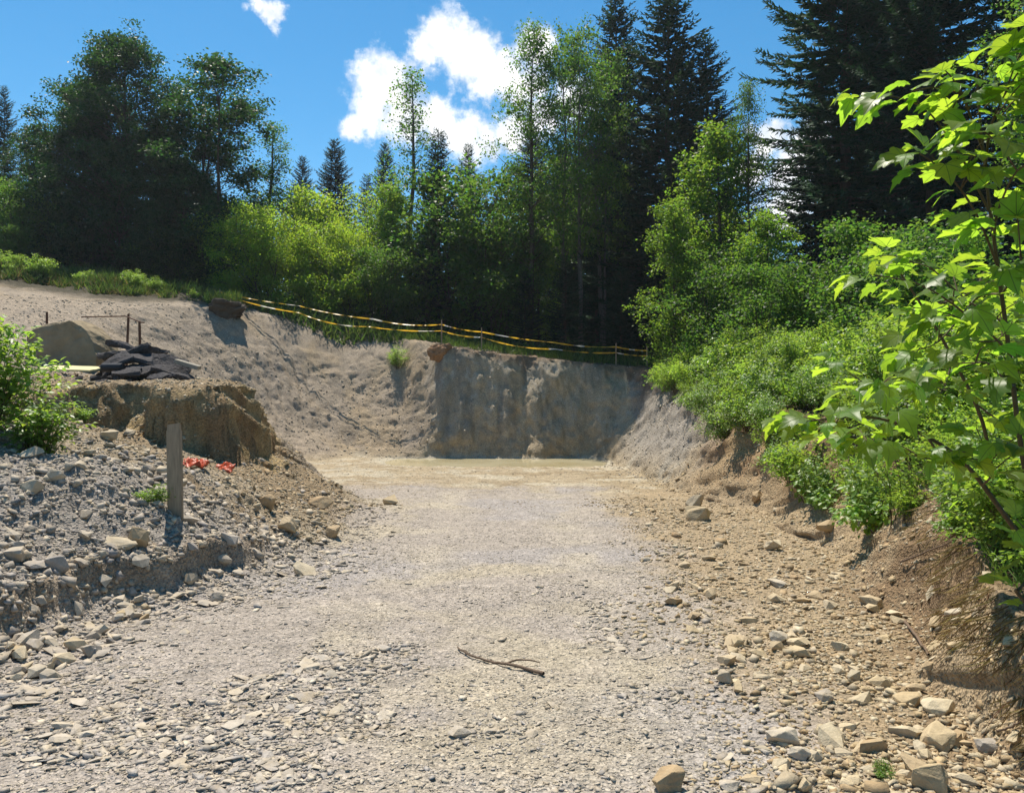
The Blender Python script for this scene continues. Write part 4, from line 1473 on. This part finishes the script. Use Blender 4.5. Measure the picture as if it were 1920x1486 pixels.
def sapling(label, stem_px, branches, root_xy, lsize, step, twigs=2):
    base = drop(*root_xy)[0]
    sp = bez([np.array(base) - np.array([0, 0, .1])] + [np.array(P(*p)) for p in stem_px], 22)
    root = link('maple_sapling', None); root.empty_display_size = .1
    put(root, label, 'sapling')
    root.location = base
    inv = -np.array(base)
    me_ = np_mesh('stem', *tube(sp + inv, np.linspace(.013, .0035, len(sp)), 8), None, True)
    link('stem', me_, root, M['twig'])
    nleaf = 0
    lines = [(sp, .45)]
    for b in branches:
        start = sp[int(b[0] * (len(sp) - 1))]
        bp = bez([start] + [np.array(P(*p)) for p in b[1]], 16)
        me_ = np_mesh('branch', *tube(bp + inv, np.linspace(.006, .002, len(bp)), 6), None, True)
        link('branch', me_, root, M['twig'])
        lines.append((bp, .2))
        for q in range(twigs):
            u = rs4.uniform(.25, .9)
            k = int(u * 15)
            tn = bp[min(k + 1, 15)] - bp[k]; tn /= np.linalg.norm(tn) + 1e-9
            sd_ = np.cross(tn, [0, 0, 1.]) * (1 if q % 2 else -1)
            L = rs4.uniform(.16, .34)
            e = bp[k] + (tn * .5 + sd_ * rs4.uniform(.4, 1.0) + np.array([0, 0, rs4.uniform(-.25, .55)])) * L
            tp_ = bez([bp[k], (bp[k] + e) / 2 + np.array([0, 0, .02]), e], 7)
            link('twig', np_mesh('twig', *tube(tp_ + inv, np.linspace(.0035, .0018, 7), 5), None, True), root, M['twig'])
            lines.append((tp_, .55))
    for (ln, skip) in lines:
        seg = np.linalg.norm(np.diff(ln, axis=0), axis=1); cum = np.concatenate([[0], np.cumsum(seg)])
        tl = cum[-1]; s = tl * skip
        while s <= tl + 1e-6:
            p = np.array([np.interp(s, cum, ln[:, k]) for k in range(3)])
            p1 = np.array([np.interp(min(s + .05, tl), cum, ln[:, k]) for k in range(3)]); p0 = np.array([np.interp(max(s - .05, 0), cum, ln[:, k]) for k in range(3)])
            tan = Vector(p1 - p0).normalized()
            endf = s / tl
            prs = [-1, 1] + ([0, .5] if s + step > tl else [])
            for sg in prs:
                if rs4.random() < .08:
                    continue
                side = tan.cross(Vector((0, 0, 1))).normalized()
                d = (tan * (.5 + .5 * (sg == 0)) + side * sg * rs4.uniform(.6, 1.1) + Vector((0, 0, rs4.uniform(-.25, .35)))).normalized()
                pet = rs4.uniform(.05, .11)
                att = Vector(p) + d * pet + Vector((0, 0, -.01))
                dd = (d + Vector((rs4.gauss(0, .3), rs4.gauss(0, .3), rs4.uniform(-.75, -.1)))).normalized()
                up = Vector((rs4.gauss(-.1, .38), rs4.gauss(.0, .38), 1))
                z = (up - dd * up.dot(dd)).normalized(); x = dd.cross(z)
                rotm = Matrix((x, dd, z)).transposed()
                sz = lsize * rs4.uniform(.55, 1.2) * (1.0 - .3 * max(0, endf - .75) * 4 * rs4.random())
                lf = link('leaf', MAPLE[rs4.randrange(6)], root)
                lf.matrix_local = Matrix.Translation(att - base) @ rotm.to_4x4() @ Matrix.Diagonal((sz, sz, sz, 1))
                pm = np_mesh('petiole', *tube(np.array([p, (p + np.array(att)) / 2 + [0, 0, .006], np.array(att)]) + inv, [.0016, .0014, .0012], 4), None, True)
                pe = link('petiole', pm, lf, M['twig'])
                pe.matrix_parent_inverse = lf.matrix_local.inverted()
                nleaf += 1
            s += step * rs4.uniform(.75, 1.25)
    return nleaf


n1 = sapling('tall young maple with glowing yellow green leaves on the near bank',
             [(1925, 900, 3.35), (1890, 640, 3.3), (1860, 420, 3.2), (1840, 250, 3.1), (1830, 110, 3.0)],
             [(.40, [(1850, 620, 3.2), (1740, 540, 3.05), (1640, 515, 2.95)]),
              (.44, [(1810, 560, 3.4), (1740, 500, 3.5), (1680, 490, 3.6)]),
              (.56, [(1830, 400, 3.1), (1780, 330, 3.0), (1720, 285, 2.9)]),
              (.60, [(1870, 400, 2.9), (1900, 330, 2.75), (1935, 300, 2.65)]),
              (.66, [(1800, 290, 3.1), (1750, 220, 3.05), (1710, 180, 3.0)]),
              (.74, [(1860, 230, 2.9), (1900, 150, 2.85), (1930, 110, 2.8)]),
              (.80, [(1800, 170, 2.9), (1770, 130, 2.85)]),
              (.5, [(1830, 560, 3.5), (1760, 640, 3.5), (1700, 660, 3.5)]),
              (.36, [(1890, 720, 3.1), (1850, 680, 3.0), (1800, 690, 2.9)]),
              (.52, [(1900, 520, 3.0), (1930, 480, 2.9)])],
             (2.62, 3.6), .108, .115, 3)
n2 = sapling('low maple shoot arching out over the stony ground from the bank',
             [(1880, 960, 3.45), (1800, 860, 3.35), (1700, 800, 3.3), (1610, 780, 3.25), (1510, 790, 3.2)],
             [(.55, [(1760, 860, 3.3), (1700, 850, 3.25)]), (.7, [(1640, 740, 3.2), (1590, 745, 3.15)]),
              (.8, [(1600, 800, 3.2), (1540, 810, 3.1)]), (.3, [(1860, 880, 3.2), (1830, 800, 3.1)])],
             (2.75, 3.75), .105, .11, 3)
n3 = sapling('thin leaning maple shoot behind the tall young maple',
             [(1850, 820, 4.3), (1780, 660, 4.2), (1720, 560, 4.1), (1680, 500, 4.0)],
             [(.5, [(1760, 740, 4.1), (1700, 720, 4.0)]), (.6, [(1860, 640, 4.2), (1900, 600, 4.2)]), (.75, [(1800, 560, 4.3), (1850, 520, 4.3)]),
              (.35, [(1900, 800, 4.2), (1940, 760, 4.1)])],
             (2.95, 4.6), .11, .11, 4)
n4 = sapling('short broad leaved shoot low on the bank beside the dry grass',
             [(1925, 1130, 2.95), (1908, 1105, 2.9)], [(.7, [(1945, 1060, 2.95), (1935, 1020, 2.95)])], (2.42, 3.0), .10, .09)
print('maple leaves', n1, n2, n3, n4)

# ------------------------------------------------------------------ left shrub and small greenery
h, _ = cast_px(40, 800)
LSHRUB = herb(41, 1.5, .9, 60, 3600, .10)
g, _ = drop(-5.1, 7.45)
plant(LSHRUB, g - Vector((0, 0, .05)), .8, 0.6, 'leafy_shrub', 'bright leafy shrub growing on the scree at the left bank', 'shrub')
LS2 = herb(42, .9, .55, 30, 1500, .085)
g, _ = drop(-4.55, 7.3)
plant(LS2, g - Vector((0, 0, .05)), .8, 1.6, 'leafy_shrub', 'small leafy offshoot at the foot of the bright left shrub', 'shrub')
h, _ = cast_px(290, 945)
plant(HERBS[3], h - Vector((0, 0, .02)), .34, .3, 'weed', 'tiny green weed at the foot of the wooden post', 'plant')
h, _ = cast_px(155, 790)
plant(HERBS[3], h - Vector((0, 0, .02)), .42, 2.3, 'weed', 'thin weed below the edge of the left shrub', 'plant')
h, _ = cast_px(1655, 1452)
plant(HERBS[3], h - Vector((0, 0, .02)), .13, .9, 'weed', 'tiny seedling among the stones near the boulders', 'plant')
g, _ = drop(-4.5, 29.7)
plant(HERBS[2], g - Vector((0, 0, .05)), 1.15, 2.0, 'weed', 'small bright green clump on the rim of the cut beside the orange clod', 'plant')
for (px, py, s, lab) in [(1540, 930, .55, 'green herb clump hanging on the earth below the maple shoot'), (1620, 905, .6, 'leafy clump on the bank face under the low maple shoot'),
                         (1700, 965, .5, 'green clump above the white leaning slab'), (1810, 985, .5, 'green clump above the dry grass overhang')]:
    h, nn = cast_px(px, py)
    if h:
        plant(HERBS[3], h - Vector((0, 0, .05)), s, px, 'herb_plant', lab, 'plant', None, (0, -.4))


# ------------------------------------------------------------------ grass
def grass(name, label, pts, hmin, hmax, width, mat, seed, lean=.35, down=0.0):
    rs_ = np.random.default_rng(seed)
    n_ = len(pts)
    pts = np.array(pts)
    d = rs_.normal(0, lean, (n_, 3)); d[:, 2] = 1 - 2 * down
    if down > 0:
        d[:, 0] -= .45
    hh = rs_.uniform(hmin, hmax, n_)
    up = rs_.normal(0, 1, (n_, 3)); up[:, 2] *= .2
    c = np.stack([rs_.uniform(0, 1, n_), rs_.uniform(0, 1, n_), np.zeros(n_)], 1)
    v, f, c = tile([BLADE], np.zeros(n_, int), pts, frames_from_dir(d, up, rs_), np.stack([np.full(n_, width), hh, hh * 2.2], 1), c)
    return put(link(name, np_mesh(name, v, f, c), None, M[mat]), label, 'grass', kind='stuff')


_cx, _cy = np.meshgrid(np.linspace(-22, 8, 240), np.linspace(27, 35, 80))
_cg = fbm(_cx * 1.1, _cy * 1.1, 19, 3)


def clumpf(x, y):
    return float(_cg[min(79, max(0, int((y - 27) / 8 * 79))), min(239, max(0, int((x + 22) / 30 * 239)))])


pts = []
rs5 = np.random.default_rng(61)
for i in range(52000):
    y = rs5.uniform(27.6, 33.5); x = rs5.uniform(-21, -9.6)
    nz = math.sin(x * 1.3) * .35 + math.sin(x * .55 + 1) * .4
    near_ = 29.6 + nz + max(0, (x + 12.5)) * .55 + .5 * math.sin(x * 4.1) * math.sin(x * 2.3)
    clump = clumpf(x, y)
    if y < near_ or rs5.random() > .9 * min(1, max(.02, .45 + 2.6 * clump)):
        continue
    pts.append(drop(x, y)[0])
grass('terrace_grass', 'strip of rough green grass along the terrace under the trees', pts, .10, .5, .04, 'grass', 62, .6)
grass('terrace_straw', 'dry yellow stalks among the grass of the terrace', [p_ + Vector((rs5.normal(0, .3), rs5.normal(0, .3), -.02)) for p_ in pts[::4]], .1, .45, .03, 'straw', 68, .8)
pts = []
for i in range(9000):
    x = rs5.uniform(-9, 6.5); y = rs5.uniform(28.3, 31.5)
    if x < -2.5 and y < 30.3 + .25 * (-x - 3):
        continue
    if clumpf(x, y) < -.25:
        continue
    pts.append(drop(x, y)[0])
grass('rim_grass', 'dark grass on the rim of the cut below the tape', pts, .12, .4, .02, 'grass', 63)
rs7 = random.Random(5)
for i in range(20):
    x = rs7.uniform(-20.5, -11.2); y = rs7.uniform(30.0, 31.6)
    g, _ = drop(x, y)
    plant(HERBS[rs7.choice([1, 3, 2])], g - Vector((0, 0, .05)), rs7.uniform(.55, 1.0), rs7.uniform(0, 6), 'terrace_weed',
          'leafy weed clump growing in the grass strip of the terrace', 'plant', 'weeds in the terrace grass')
# dry grass and fine roots hanging over the near lip of the right bank
pts = []
for i in range(9000):
    y = 2.9 + 13 * rs5.random() ** 2
    x = float(np.interp(y, [2.9, 4.2, 5.5, 7.7, 12, 16], [2.28, 2.55, 3.2, 3.95, 4.6, 4.9])) + rs5.uniform(-.15, .5)
    if fbm(np.array([x * 2.1]), np.array([y * 2.1]), 15, 2)[0] < -.15:
        continue
    pts.append(drop(x, y)[0])
grass('dry_grass', 'dry straw coloured grass hanging over the near bank lip', pts, .06, .22, .007, 'straw', 64, .55, .75)
put_roots = [p_ for p_ in pts if p_.y < 5.5][::2]
grass('hanging_roots', 'fine brown roots hanging down the near undercut bank', put_roots, .1, .3, .004, 'root', 67, .35, .9)
pts = []
for i in range(3500):
    y = rs5.uniform(3.0, 7.0)
    x = float(np.interp(y, [2.9, 4.2, 5.5, 7.0], [2.4, 2.7, 3.35, 3.9])) + rs5.uniform(-.05, .9)
    pts.append(drop(x, y)[0])
grass('bank_grass', 'short green grass on top of the near right bank', pts, .08, .3, .008, 'grass', 65, .5)
# undergrowth that fills the wood edge under the trees
pts = []
for i in range(22000):
    y = rs5.uniform(31, 37); x = rs5.uniform(-20, 14)
    pts.append(drop(x, y)[0])
grass('wood_edge_undergrowth', 'low dark undergrowth at the edge of the wood', pts, .2, .7, .07, 'broad_dark' if False else 'grass', 66, .5)

# ------------------------------------------------------------------ the built and dumped things
def bm_obj(name, bm, mat, parent=None, smooth=False):
    bmesh.ops.recalc_face_normals(bm, faces=bm.faces[:])
    me_ = bpy.data.meshes.new(name); bm.to_mesh(me_); bm.free()
    if smooth:
        me_.polygons.foreach_set('use_smooth', [True] * len(me_.polygons))
    return link(name, me_, parent, M[mat])


def timber(name, w, t, h, mat, seed, taper=.0, point=True):
    """a rough sawn stake, worn at the top and pointed below the ground"""
    rs_ = random.Random(seed)
    bm = bmesh.new()
    bmesh.ops.create_cube(bm, size=1)
    bmesh.ops.bevel(bm, geom=bm.edges[:], offset=.06, segments=2, affect='EDGES')
    bmesh.ops.subdivide_edges(bm, edges=[e for e in bm.edges if abs((e.verts[0].co - e.verts[1].co).z) > .5], cuts=7)
    for v in bm.verts:
        f_ = v.co.z + .5
        k = 1 - taper * f_
        v.co.x = v.co.x * w * k + rs_.uniform(-.012, .012) * w
        v.co.y = v.co.y * t * k + rs_.uniform(-.02, .02) * t
        v.co.z = f_ * h
        if f_ > .97:
            v.co.z += rs_.uniform(-.02, .015) * min(1, h) + .02 * v.co.x / w
    return bm_obj(name, bm, mat)


h, _ = cast_px(330, 958)
o = timber('wooden_post', .125, .055, 1.0, 'wood_grey', 3)
o.location = h - Vector((0, 0, 1.0 - 163 / FPX * h.y)); o.rotation_euler = (0, R(-1.0), R(6))
put(o, 'weathered grey wooden stake standing upright in the scree', 'post')

# orange scraps
def scrap(px, py, wpx, hpx, seed, label):
    h, nn = cast_px(px, py + hpx * .4)
    w = wpx / FPX * h.y
    rs_ = np.random.default_rng(seed)
    n_ = 15
    U, V = np.meshgrid(np.linspace(-.5, .5, n_), np.linspace(-.5, .5, n_))
    edge = 1 + .25 * fbm(U * 4 + seed, V * 4, seed, 3)
    x = U * w * edge; y = V * w * .8 * edge
    z = .05 + (fbm(U * 3.2, V * 3.2 + seed, seed + 3, 3) * .34 + fbm(U * 8, V * 8, seed + 5, 2) * .08) * w + V * w * .28
    v = np.stack([x.ravel(), y.ravel(), z.ravel()], 1)
    f_ = [[i * n_ + j, i * n_ + j + 1, (i + 1) * n_ + j + 1, (i + 1) * n_ + j] for i in range(n_ - 1) for j in range(n_ - 1)]
    o = link('plastic_scrap', np_mesh('plastic_scrap', v, f_, None, True), None, M['orange'])
    sm = o.modifiers.new('thickness', 'SOLIDIFY'); sm.thickness = .006
    o.location = h - Vector((0, 0, .02)); put(o, label, 'plastic scrap')


scrap(366, 864, 42, 20, 4, 'bright orange plastic scrap lying crumpled right beside the post')
scrap(420, 874, 32, 17, 9, 'smaller torn orange plastic scrap farther from the post')

# dead twig on the track
pa = [cast_px(*p)[0] for p in [(857, 1216), (880, 1232), (915, 1243), (950, 1250), (985, 1256), (1020, 1268)]]
pth = bez([np.array(p) + np.array([0, 0, .014 + .004 * (i % 2)]) for i, p in enumerate(pa)], 26)
pth += np.random.default_rng(3).normal(0, .0022, pth.shape)
root = link('dead_branch', None); root.location = pa[2]; root.empty_display_size = .05
put(root, 'thin dry forked twig lying across the gravel track', 'twig')
off = -np.array(pa[2])
link('stem', np_mesh('stem', *tube(pth + off, np.linspace(.005, .011, 26) , 7), None, True), root, M['wood_dead'])
q = pth[15]
fk = bez([q, q + np.array([.06, .028, .012]), q + np.array([.15, .02, .012]), q + np.array([.2, .0, .006])], 10)
link('side_shoot', np_mesh('side_shoot', *tube(fk + off, np.linspace(.007, .003, 10), 6), None, True), root, M['wood_dead'])
q = pth[5]
fk = bez([q, q + np.array([-.02, .03, .012]), q + np.array([-.05, .05, .01])], 6)
link('side_shoot', np_mesh('side_shoot', *tube(fk + off, np.linspace(.004, .002, 6), 5), None, True), root, M['wood_dead'])

# stick and roots on the right bank
for k, (ps, r0, lab) in enumerate([([(1765, 925), (1800, 950), (1838, 980)], .007, 'pale bare stick lying on the bank below the herbs'),
                                   ([(1690, 1060), (1740, 1040), (1790, 1020)], .008, 'brown root running along the bank face'),
                                   ([(1700, 1170), (1722, 1200), (1745, 1235)], .012, 'reddish broken root sticking out of the earth'),
                                   ([(1870, 1378), (1900, 1370), (1919, 1362)], .006, 'thin grey stick beside the ochre boulder')]):
    q = [cast_px(*p)[0] for p in ps]
    if any(a is None for a in q):
        continue
    q = bez([np.array(a) + np.array([-.02, -.02, .03]) for a in q], 14)
    q += np.random.default_rng(k).normal(0, .003, q.shape)
    put(link('bare_stick', np_mesh('bare_stick', *tube(q, np.linspace(r0, r0 * .5, 14), 6), None, True), None, M['wood_dead']), lab, 'stick')

# boulder on the terrace
def rock(name, seed, loc, size, mat, label, cat, rz=0, npts=14, rough=.06, round_=.3):
    me_ = hull_mesh(name, seed, npts, round_, 2, rough)
    me_.materials.append(M[mat])
    co = np.array([v.co for v in me_.vertices]); ext = co.max(0) - co.min(0)
    o = link(name, me_)
    o.location = loc; o.scale = (size[0] / ext[0], size[1] / ext[1], size[2] / ext[2]); o.rotation_euler.z = rz
    return put(o, label, cat)


g, _ = drop(-9.55, 16.6)
bm = bmesh.new()
for (x, z) in [(-.86, -.3), (-.84, .35), (-.78, .62), (-.5, .78), (-.2, .86), (.12, .9), (.38, .78), (.6, .5), (.78, .12), (.8, -.3)]:
    for (yy, k) in [(-.5, .93), (-.15, 1.0), (.35, .96), (.65, .72)]:
        bm.verts.new((x * k, yy + .12 * z + random.uniform(-.04, .04), z * (k if z > 0 else 1)))
bmesh.ops.convex_hull(bm, input=bm.verts)
for v in [v for v in bm.verts if not v.link_faces]:
    bm.verts.remove(v)
bmesh.ops.triangulate(bm, faces=bm.faces[:])
for _ in range(3):
    bmesh.ops.subdivide_edges(bm, edges=[e for e in bm.edges if e.calc_length() > .09], cuts=1)
    bmesh.ops.triangulate(bm, faces=bm.faces[:])
co = np.array([v.co for v in bm.verts])
dd = fbm(co[:, 0] * 2.4 + 3, co[:, 2] * 2.4 + co[:, 1], 44, 4) * .09 + fbm(co[:, 0] * 9, co[:, 2] * 9 + co[:, 1] * 5, 45, 3) * .02
for v, a in zip(bm.verts, dd):
    v.co += v.co.normalized() * float(a)
o = bm_obj('boulder', bm, 'boulder')
o.location = g + Vector((0, 0, .12))
put(o, 'big ochre boulder in shade on the terrace behind the asphalt heap', 'boulder')
g, _ = drop(-11.1, 29.2)
cl_o = rock('earth_clod', 711, g + Vector((0, 0, .1)), (1.7, 1.3, 1.3), 'clay', 'dark earth clod topped with grass at the start of the tape', 'clod', 0, 22, .2, 1.0)
pts = [(g.x + rs5.uniform(-.65, .65), g.y + rs5.uniform(-.4, .4), g.z + .52 + rs5.uniform(-.12, .12)) for i in range(500)]
grass('clod_grass', 'tuft of grass growing on the dark earth clod', pts, .1, .35, .03, 'grass', 71)
g, _ = drop(-2.65, 28.2)
rock('earth_clod', 712, g + Vector((0, 0, .12)), (1.0, .7, .8), 'orange_clay', 'orange brown earth clod perched on the rim of the wall', 'clod', .3, 22, .18, 1.0)
# broken asphalt slabs heaped on the terrace
def slab(px, py, d, w, l, th_, rot, seed, label):
    rs_ = random.Random(seed)
    bm = bmesh.new()
    nn = 11
    ring = []
    for i in range(nn):
        a = i / nn * 6.283
        k = rs_.uniform(.75, 1.08)
        ring.append((math.copysign(abs(math.cos(a)) ** .6, math.cos(a)) * w / 2 * k, math.copysign(abs(math.sin(a)) ** .6, math.sin(a)) * l / 2 * k))
    rows = []
    for z, k in [(-th_ / 2, .93), (0, 1.02), (th_ / 2, .97)]:
        rows.append([bm.verts.new((x * k + rs_.uniform(-.02, .02), y_ * k + rs_.uniform(-.02, .02), z + rs_.uniform(-.012, .012))) for x, y_ in ring])
    for a, b in zip(rows[:-1], rows[1:]):
        for i in range(nn):
            bm.faces.new((a[i], a[(i + 1) % nn], b[(i + 1) % nn], b[i]))
    c0 = bm.verts.new((0, 0, th_ / 2 + .03)); c1 = bm.verts.new((0, 0, -th_ / 2))
    for i in range(nn):
        bm.faces.new((rows[-1][i], rows[-1][(i + 1) % nn], c0)); bm.faces.new((rows[0][(i + 1) % nn], rows[0][i], c1))
    bmesh.ops.triangulate(bm, faces=bm.faces[:])
    for _ in range(3):
        bmesh.ops.subdivide_edges(bm, edges=[e for e in bm.edges if e.calc_length() > .11], cuts=1)
        bmesh.ops.triangulate(bm, faces=bm.faces[:])
    co = np.array([v.co for v in bm.verts])
    warp_ = fbm(co[:, 0] * 1.9 + seed * 7, co[:, 1] * 1.9, seed, 2) * .13
    cr1 = fbm(co[:, 0] * 9 + seed, co[:, 1] * 9 + co[:, 2] * 7, seed + 3, 3) * .035
    cr2 = fbm(co[:, 1] * 9 + seed, co[:, 0] * 9 + co[:, 2] * 7, seed + 8, 3) * .035
    for v, a_, b_, c_ in zip(bm.verts, warp_, cr1, cr2):
        v.co += Vector((float(b_), float(c_), float(a_ + b_ * .6)))
    o = bm_obj('asphalt_slab', bm, 'asphalt')
    o.location = P(px, py, d); o.rotation_euler = [R(a) for a in rot]
    put(o, label, 'asphalt slab')


slab(240, 665, 15.9, 1.15, .9, .12, (-16, -14, 10), 1, 'broken black asphalt slab at the back of the heap with a curled edge')
slab(290, 672, 15.5, 1.2, .9, .12, (10, 8, -8), 2, 'largest broken asphalt slab lying across the heap top')
slab(215, 684, 15.2, .8, .7, .11, (22, -32, 25), 3, 'tilted asphalt slab resting against the yellow board')
slab(268, 688, 15.0, .9, .6, .11, (25, 6, -15), 4, 'asphalt slab leaning on the front of the heap')
slab(318, 690, 14.9, .75, .6, .11, (30, 22, 12), 5, 'asphalt slab sliding off the heap end')
slab(238, 702, 14.5, .55, .45, .10, (12, -8, 40), 6, 'small flat asphalt piece below the black pipe')
slab(300, 706, 14.4, .5, .4, .10, (15, 10, -30), 7, 'small asphalt piece on the gravel before the heap')
slab(345, 704, 14.6, .5, .4, .09, (8, 14, 10), 8, 'last asphalt piece at the heap end under the concrete strip')
slab(262, 654, 16.2, 1.3, .5, .1, (-8, 4, 4), 9, 'thin asphalt strip along the crest of the heap')
rs6 = random.Random(8)
CHUNK = [hull_mesh('asphalt_chunk', 640 + i, 14, .4, 1, .08) for i in range(4)]
for me_ in CHUNK:
    me_.materials.append(M['asphalt'])
for i in range(22):
    g, _ = drop(rs6.uniform(-8.35, -6.0), rs6.uniform(14.1, 15.9))
    sz = rs6.uniform(.14, .36)
    o = link('asphalt_chunk', CHUNK[i % 4])
    o.location = g + Vector((0, 0, sz * .15)); o.scale = (sz * 1.4, sz, sz * .7); o.rotation_euler = (rs6.uniform(-.4, .4), rs6.uniform(-.4, .4), rs6.uniform(0, 6))
    put(o, 'dark crumbled asphalt lump around the heap of slabs', 'asphalt lump', 'asphalt lumps around the heap')
bm = bmesh.new()
bmesh.ops.create_cone(bm, cap_ends=False, segments=18, radius1=.085, radius2=.085, depth=.42)
r2 = bmesh.ops.create_cone(bm, cap_ends=True, segments=18, radius1=.07, radius2=.07, depth=.40)
o = bm_obj('drain_pipe', bm, 'pipe', None, True); o.location = P(212, 689, 14.55); o.rotation_euler = (R(90), 0, R(80))
put(o, 'short black pipe end sticking out of the asphalt heap', 'pipe')
bm = bmesh.new(); bmesh.ops.create_cube(bm, size=1); bmesh.ops.bevel(bm, geom=bm.edges[:], offset=.05, segments=1, affect='EDGES')
for v in bm.verts:
    v.co.x *= .5; v.co.y *= .14; v.co.z *= .08
o = bm_obj('concrete_strip', bm, 'concrete'); o.location = P(352, 683, 14.8); o.rotation_euler = (R(5), R(16), R(-4))
put(o, 'pale concrete strip lying on the end of the asphalt heap', 'concrete strip')
bm = bmesh.new(); bmesh.ops.create_grid(bm, x_segments=6, y_segments=6, size=.5)
for v in bm.verts:
    v.co.z += random.uniform(-.006, .006)
    v.co.x *= 1.0; v.co.y *= .72
r_ = bmesh.ops.extrude_face_region(bm, geom=bm.faces[:])
for v in [e for e in r_['geom'] if isinstance(e, bmesh.types.BMVert)]:
    v.co.z -= .035
o = bm_obj('wooden_board', bm, 'board'); o.location = P(135, 689, 14.9); o.rotation_euler = (R(6), R(2), R(5))
put(o, 'pale yellow board lying flat between the boulder and the asphalt', 'board')

# rusty stakes with a rail behind the asphalt heap
def stake(px, py, d, w, hgt, label, mat='rust', name='iron_stake', lean=(0, 0)):
    X = (px - 960) / FPX * d
    g, _ = drop(X, d)
    topz = EYE + (HOR - py) / FPX * d
    hh = max(topz - g.z, .15) + .25
    o = timber(name, w, w, hh, mat, int(px))
    o.location = (X, d, g.z - .25); o.rotation_euler = (R(lean[0]), R(lean[1]), R(px % 50))
    if label:
        put(o, label, 'stake')
    return o, Vector((X, d, g.z - .25 + hh))


root = link('iron_rail', None); root.empty_display_size = .2
s1, t1 = stake(236, 588, 18.2, .05, 1, None, lean=(0, 2)); s2, t2 = stake(264, 602, 17.6, .05, 1, None, lean=(0, -1))
root.location = s1.location.copy()
for s_ in (s1, s2):
    s_.parent = root; s_.location -= root.location; s_.name = 'post'
rl = np.array([np.array(t1 - Vector((.9, .3, .10))), np.array(t1 - Vector((0, 0, .06))), np.array(t2 - Vector((0, 0, .03))), np.array(t2 + Vector((.08, 0, -.03)))]) - np.array(root.location)
link('rail', np_mesh('rail', *tube(rl, [.016] * 4, 6), None, True), root, M['rust'])
put(root, 'low rusty rail on two leaning iron posts beside the boulder', 'rail')
o, _ = stake(88, 585, 18, .05, 1, 'single rusty iron stake standing behind the left shrub')

# barrier tape above the cut
def ribbon(points, width, n_, seed):
    rs_ = np.random.default_rng(seed)
    seg = []
    for a, b in zip(points[:-1], points[1:]):
        t = np.linspace(0, 1, n_, endpoint=False)[:, None]
        p = np.array(a) * (1 - t) + np.array(b) * t
        p[:, 2] -= (4 * t * (1 - t))[:, 0] * rs_.uniform(.012, .05) * np.linalg.norm(np.array(b) - np.array(a))
        seg.append(p)
    p = np.concatenate(seg + [np.array(points[-1])[None]])
    m = len(p)
    tw = fbm(np.arange(m) * .11 + seed, np.zeros(m), seed, 4) * 3.2
    up = np.stack([np.zeros(m), np.sin(tw), np.cos(tw)], 1)
    v = np.concatenate([p + up * width / 2, p - up * width / 2])
    f_ = np.stack([np.arange(m - 1), np.arange(1, m), m + np.arange(1, m), m + np.arange(m - 1)], 1)
    ph = (np.arange(m) * .05 + rs_.uniform(0, 3)) % 1.9
    col = np.where((ph < .32)[:, None], [[.8, .78, .7]], [[.72, .45, .04]])
    col = np.concatenate([col, col])
    return np_mesh('tape_strand', v, f_, col, True)


UP = [(412, 548, 30.2), (560, 573, 29.9), (700, 598, 29.0), (828, 608, 28.5), (903, 622, 28.5), (1040, 642, 28.5), (1155, 650, 28.4), (1213, 657, 28.2)]
LO = [(430, 556, 30.2), (560, 586, 29.9), (690, 612, 29.0), (828, 620, 28.5), (903, 632, 28.5), (1040, 654, 28.5), (1155, 661, 28.4), (1213, 667, 28.2)]
root = link('barrier_tape', None); root.location = P(*UP[3])
put(root, 'yellow and white barrier tape strung in two strands along the rim', 'tape')
for pts_, sd_ in ((UP, 3), (LO, 8)):
    me_ = ribbon([P(*p) for p in pts_], .055, 34, sd_)
    st = link('tape_strand', me_, root, M['tape'])
    st.location = -root.location
for (px, py, d, lab) in [(412, 541, 30.2, 'thin stake holding the tape at the dark earth clod'), (828, 600, 28.5, 'thin stake holding the tape behind the orange clod'),
                         (903, 614, 28.5, 'pale wooden stake holding the tape right of the orange clod'),
                         (1155, 643, 28.4, 'second last tape stake before the right bank'), (1213, 647, 28.2, 'last tape stake beside the right bank')]:
    stake(px, py, d, .04, 1, lab, 'wood_grey', 'tape_stake')

# ------------------------------------------------------------------ thin summer haze
bm = bmesh.new()
bmesh.ops.create_cube(bm, size=1)
for v in bm.verts:
    v.co.x *= 1500; v.co.y *= 1500; v.co.z = (v.co.z + .5) * 46 - 6
hz = bm_obj('haze', bm, 'tape')
hz.data.materials.clear()
m = bpy.data.materials.new('haze_air'); m.use_nodes = True
n_ = m.node_tree.nodes; n_.clear()
pv = n_.new('ShaderNodeVolumePrincipled'); pv.inputs['Density'].default_value = HAZE; pv.inputs['Color'].default_value = (.86, .93, 1.0, 1)
pv.inputs['Anisotropy'].default_value = .3
out_ = n_.new('ShaderNodeOutputMaterial'); m.node_tree.links.new(pv.outputs[0], out_.inputs['Volume'])
hz.data.materials.append(m)
put(hz, kind='stuff')
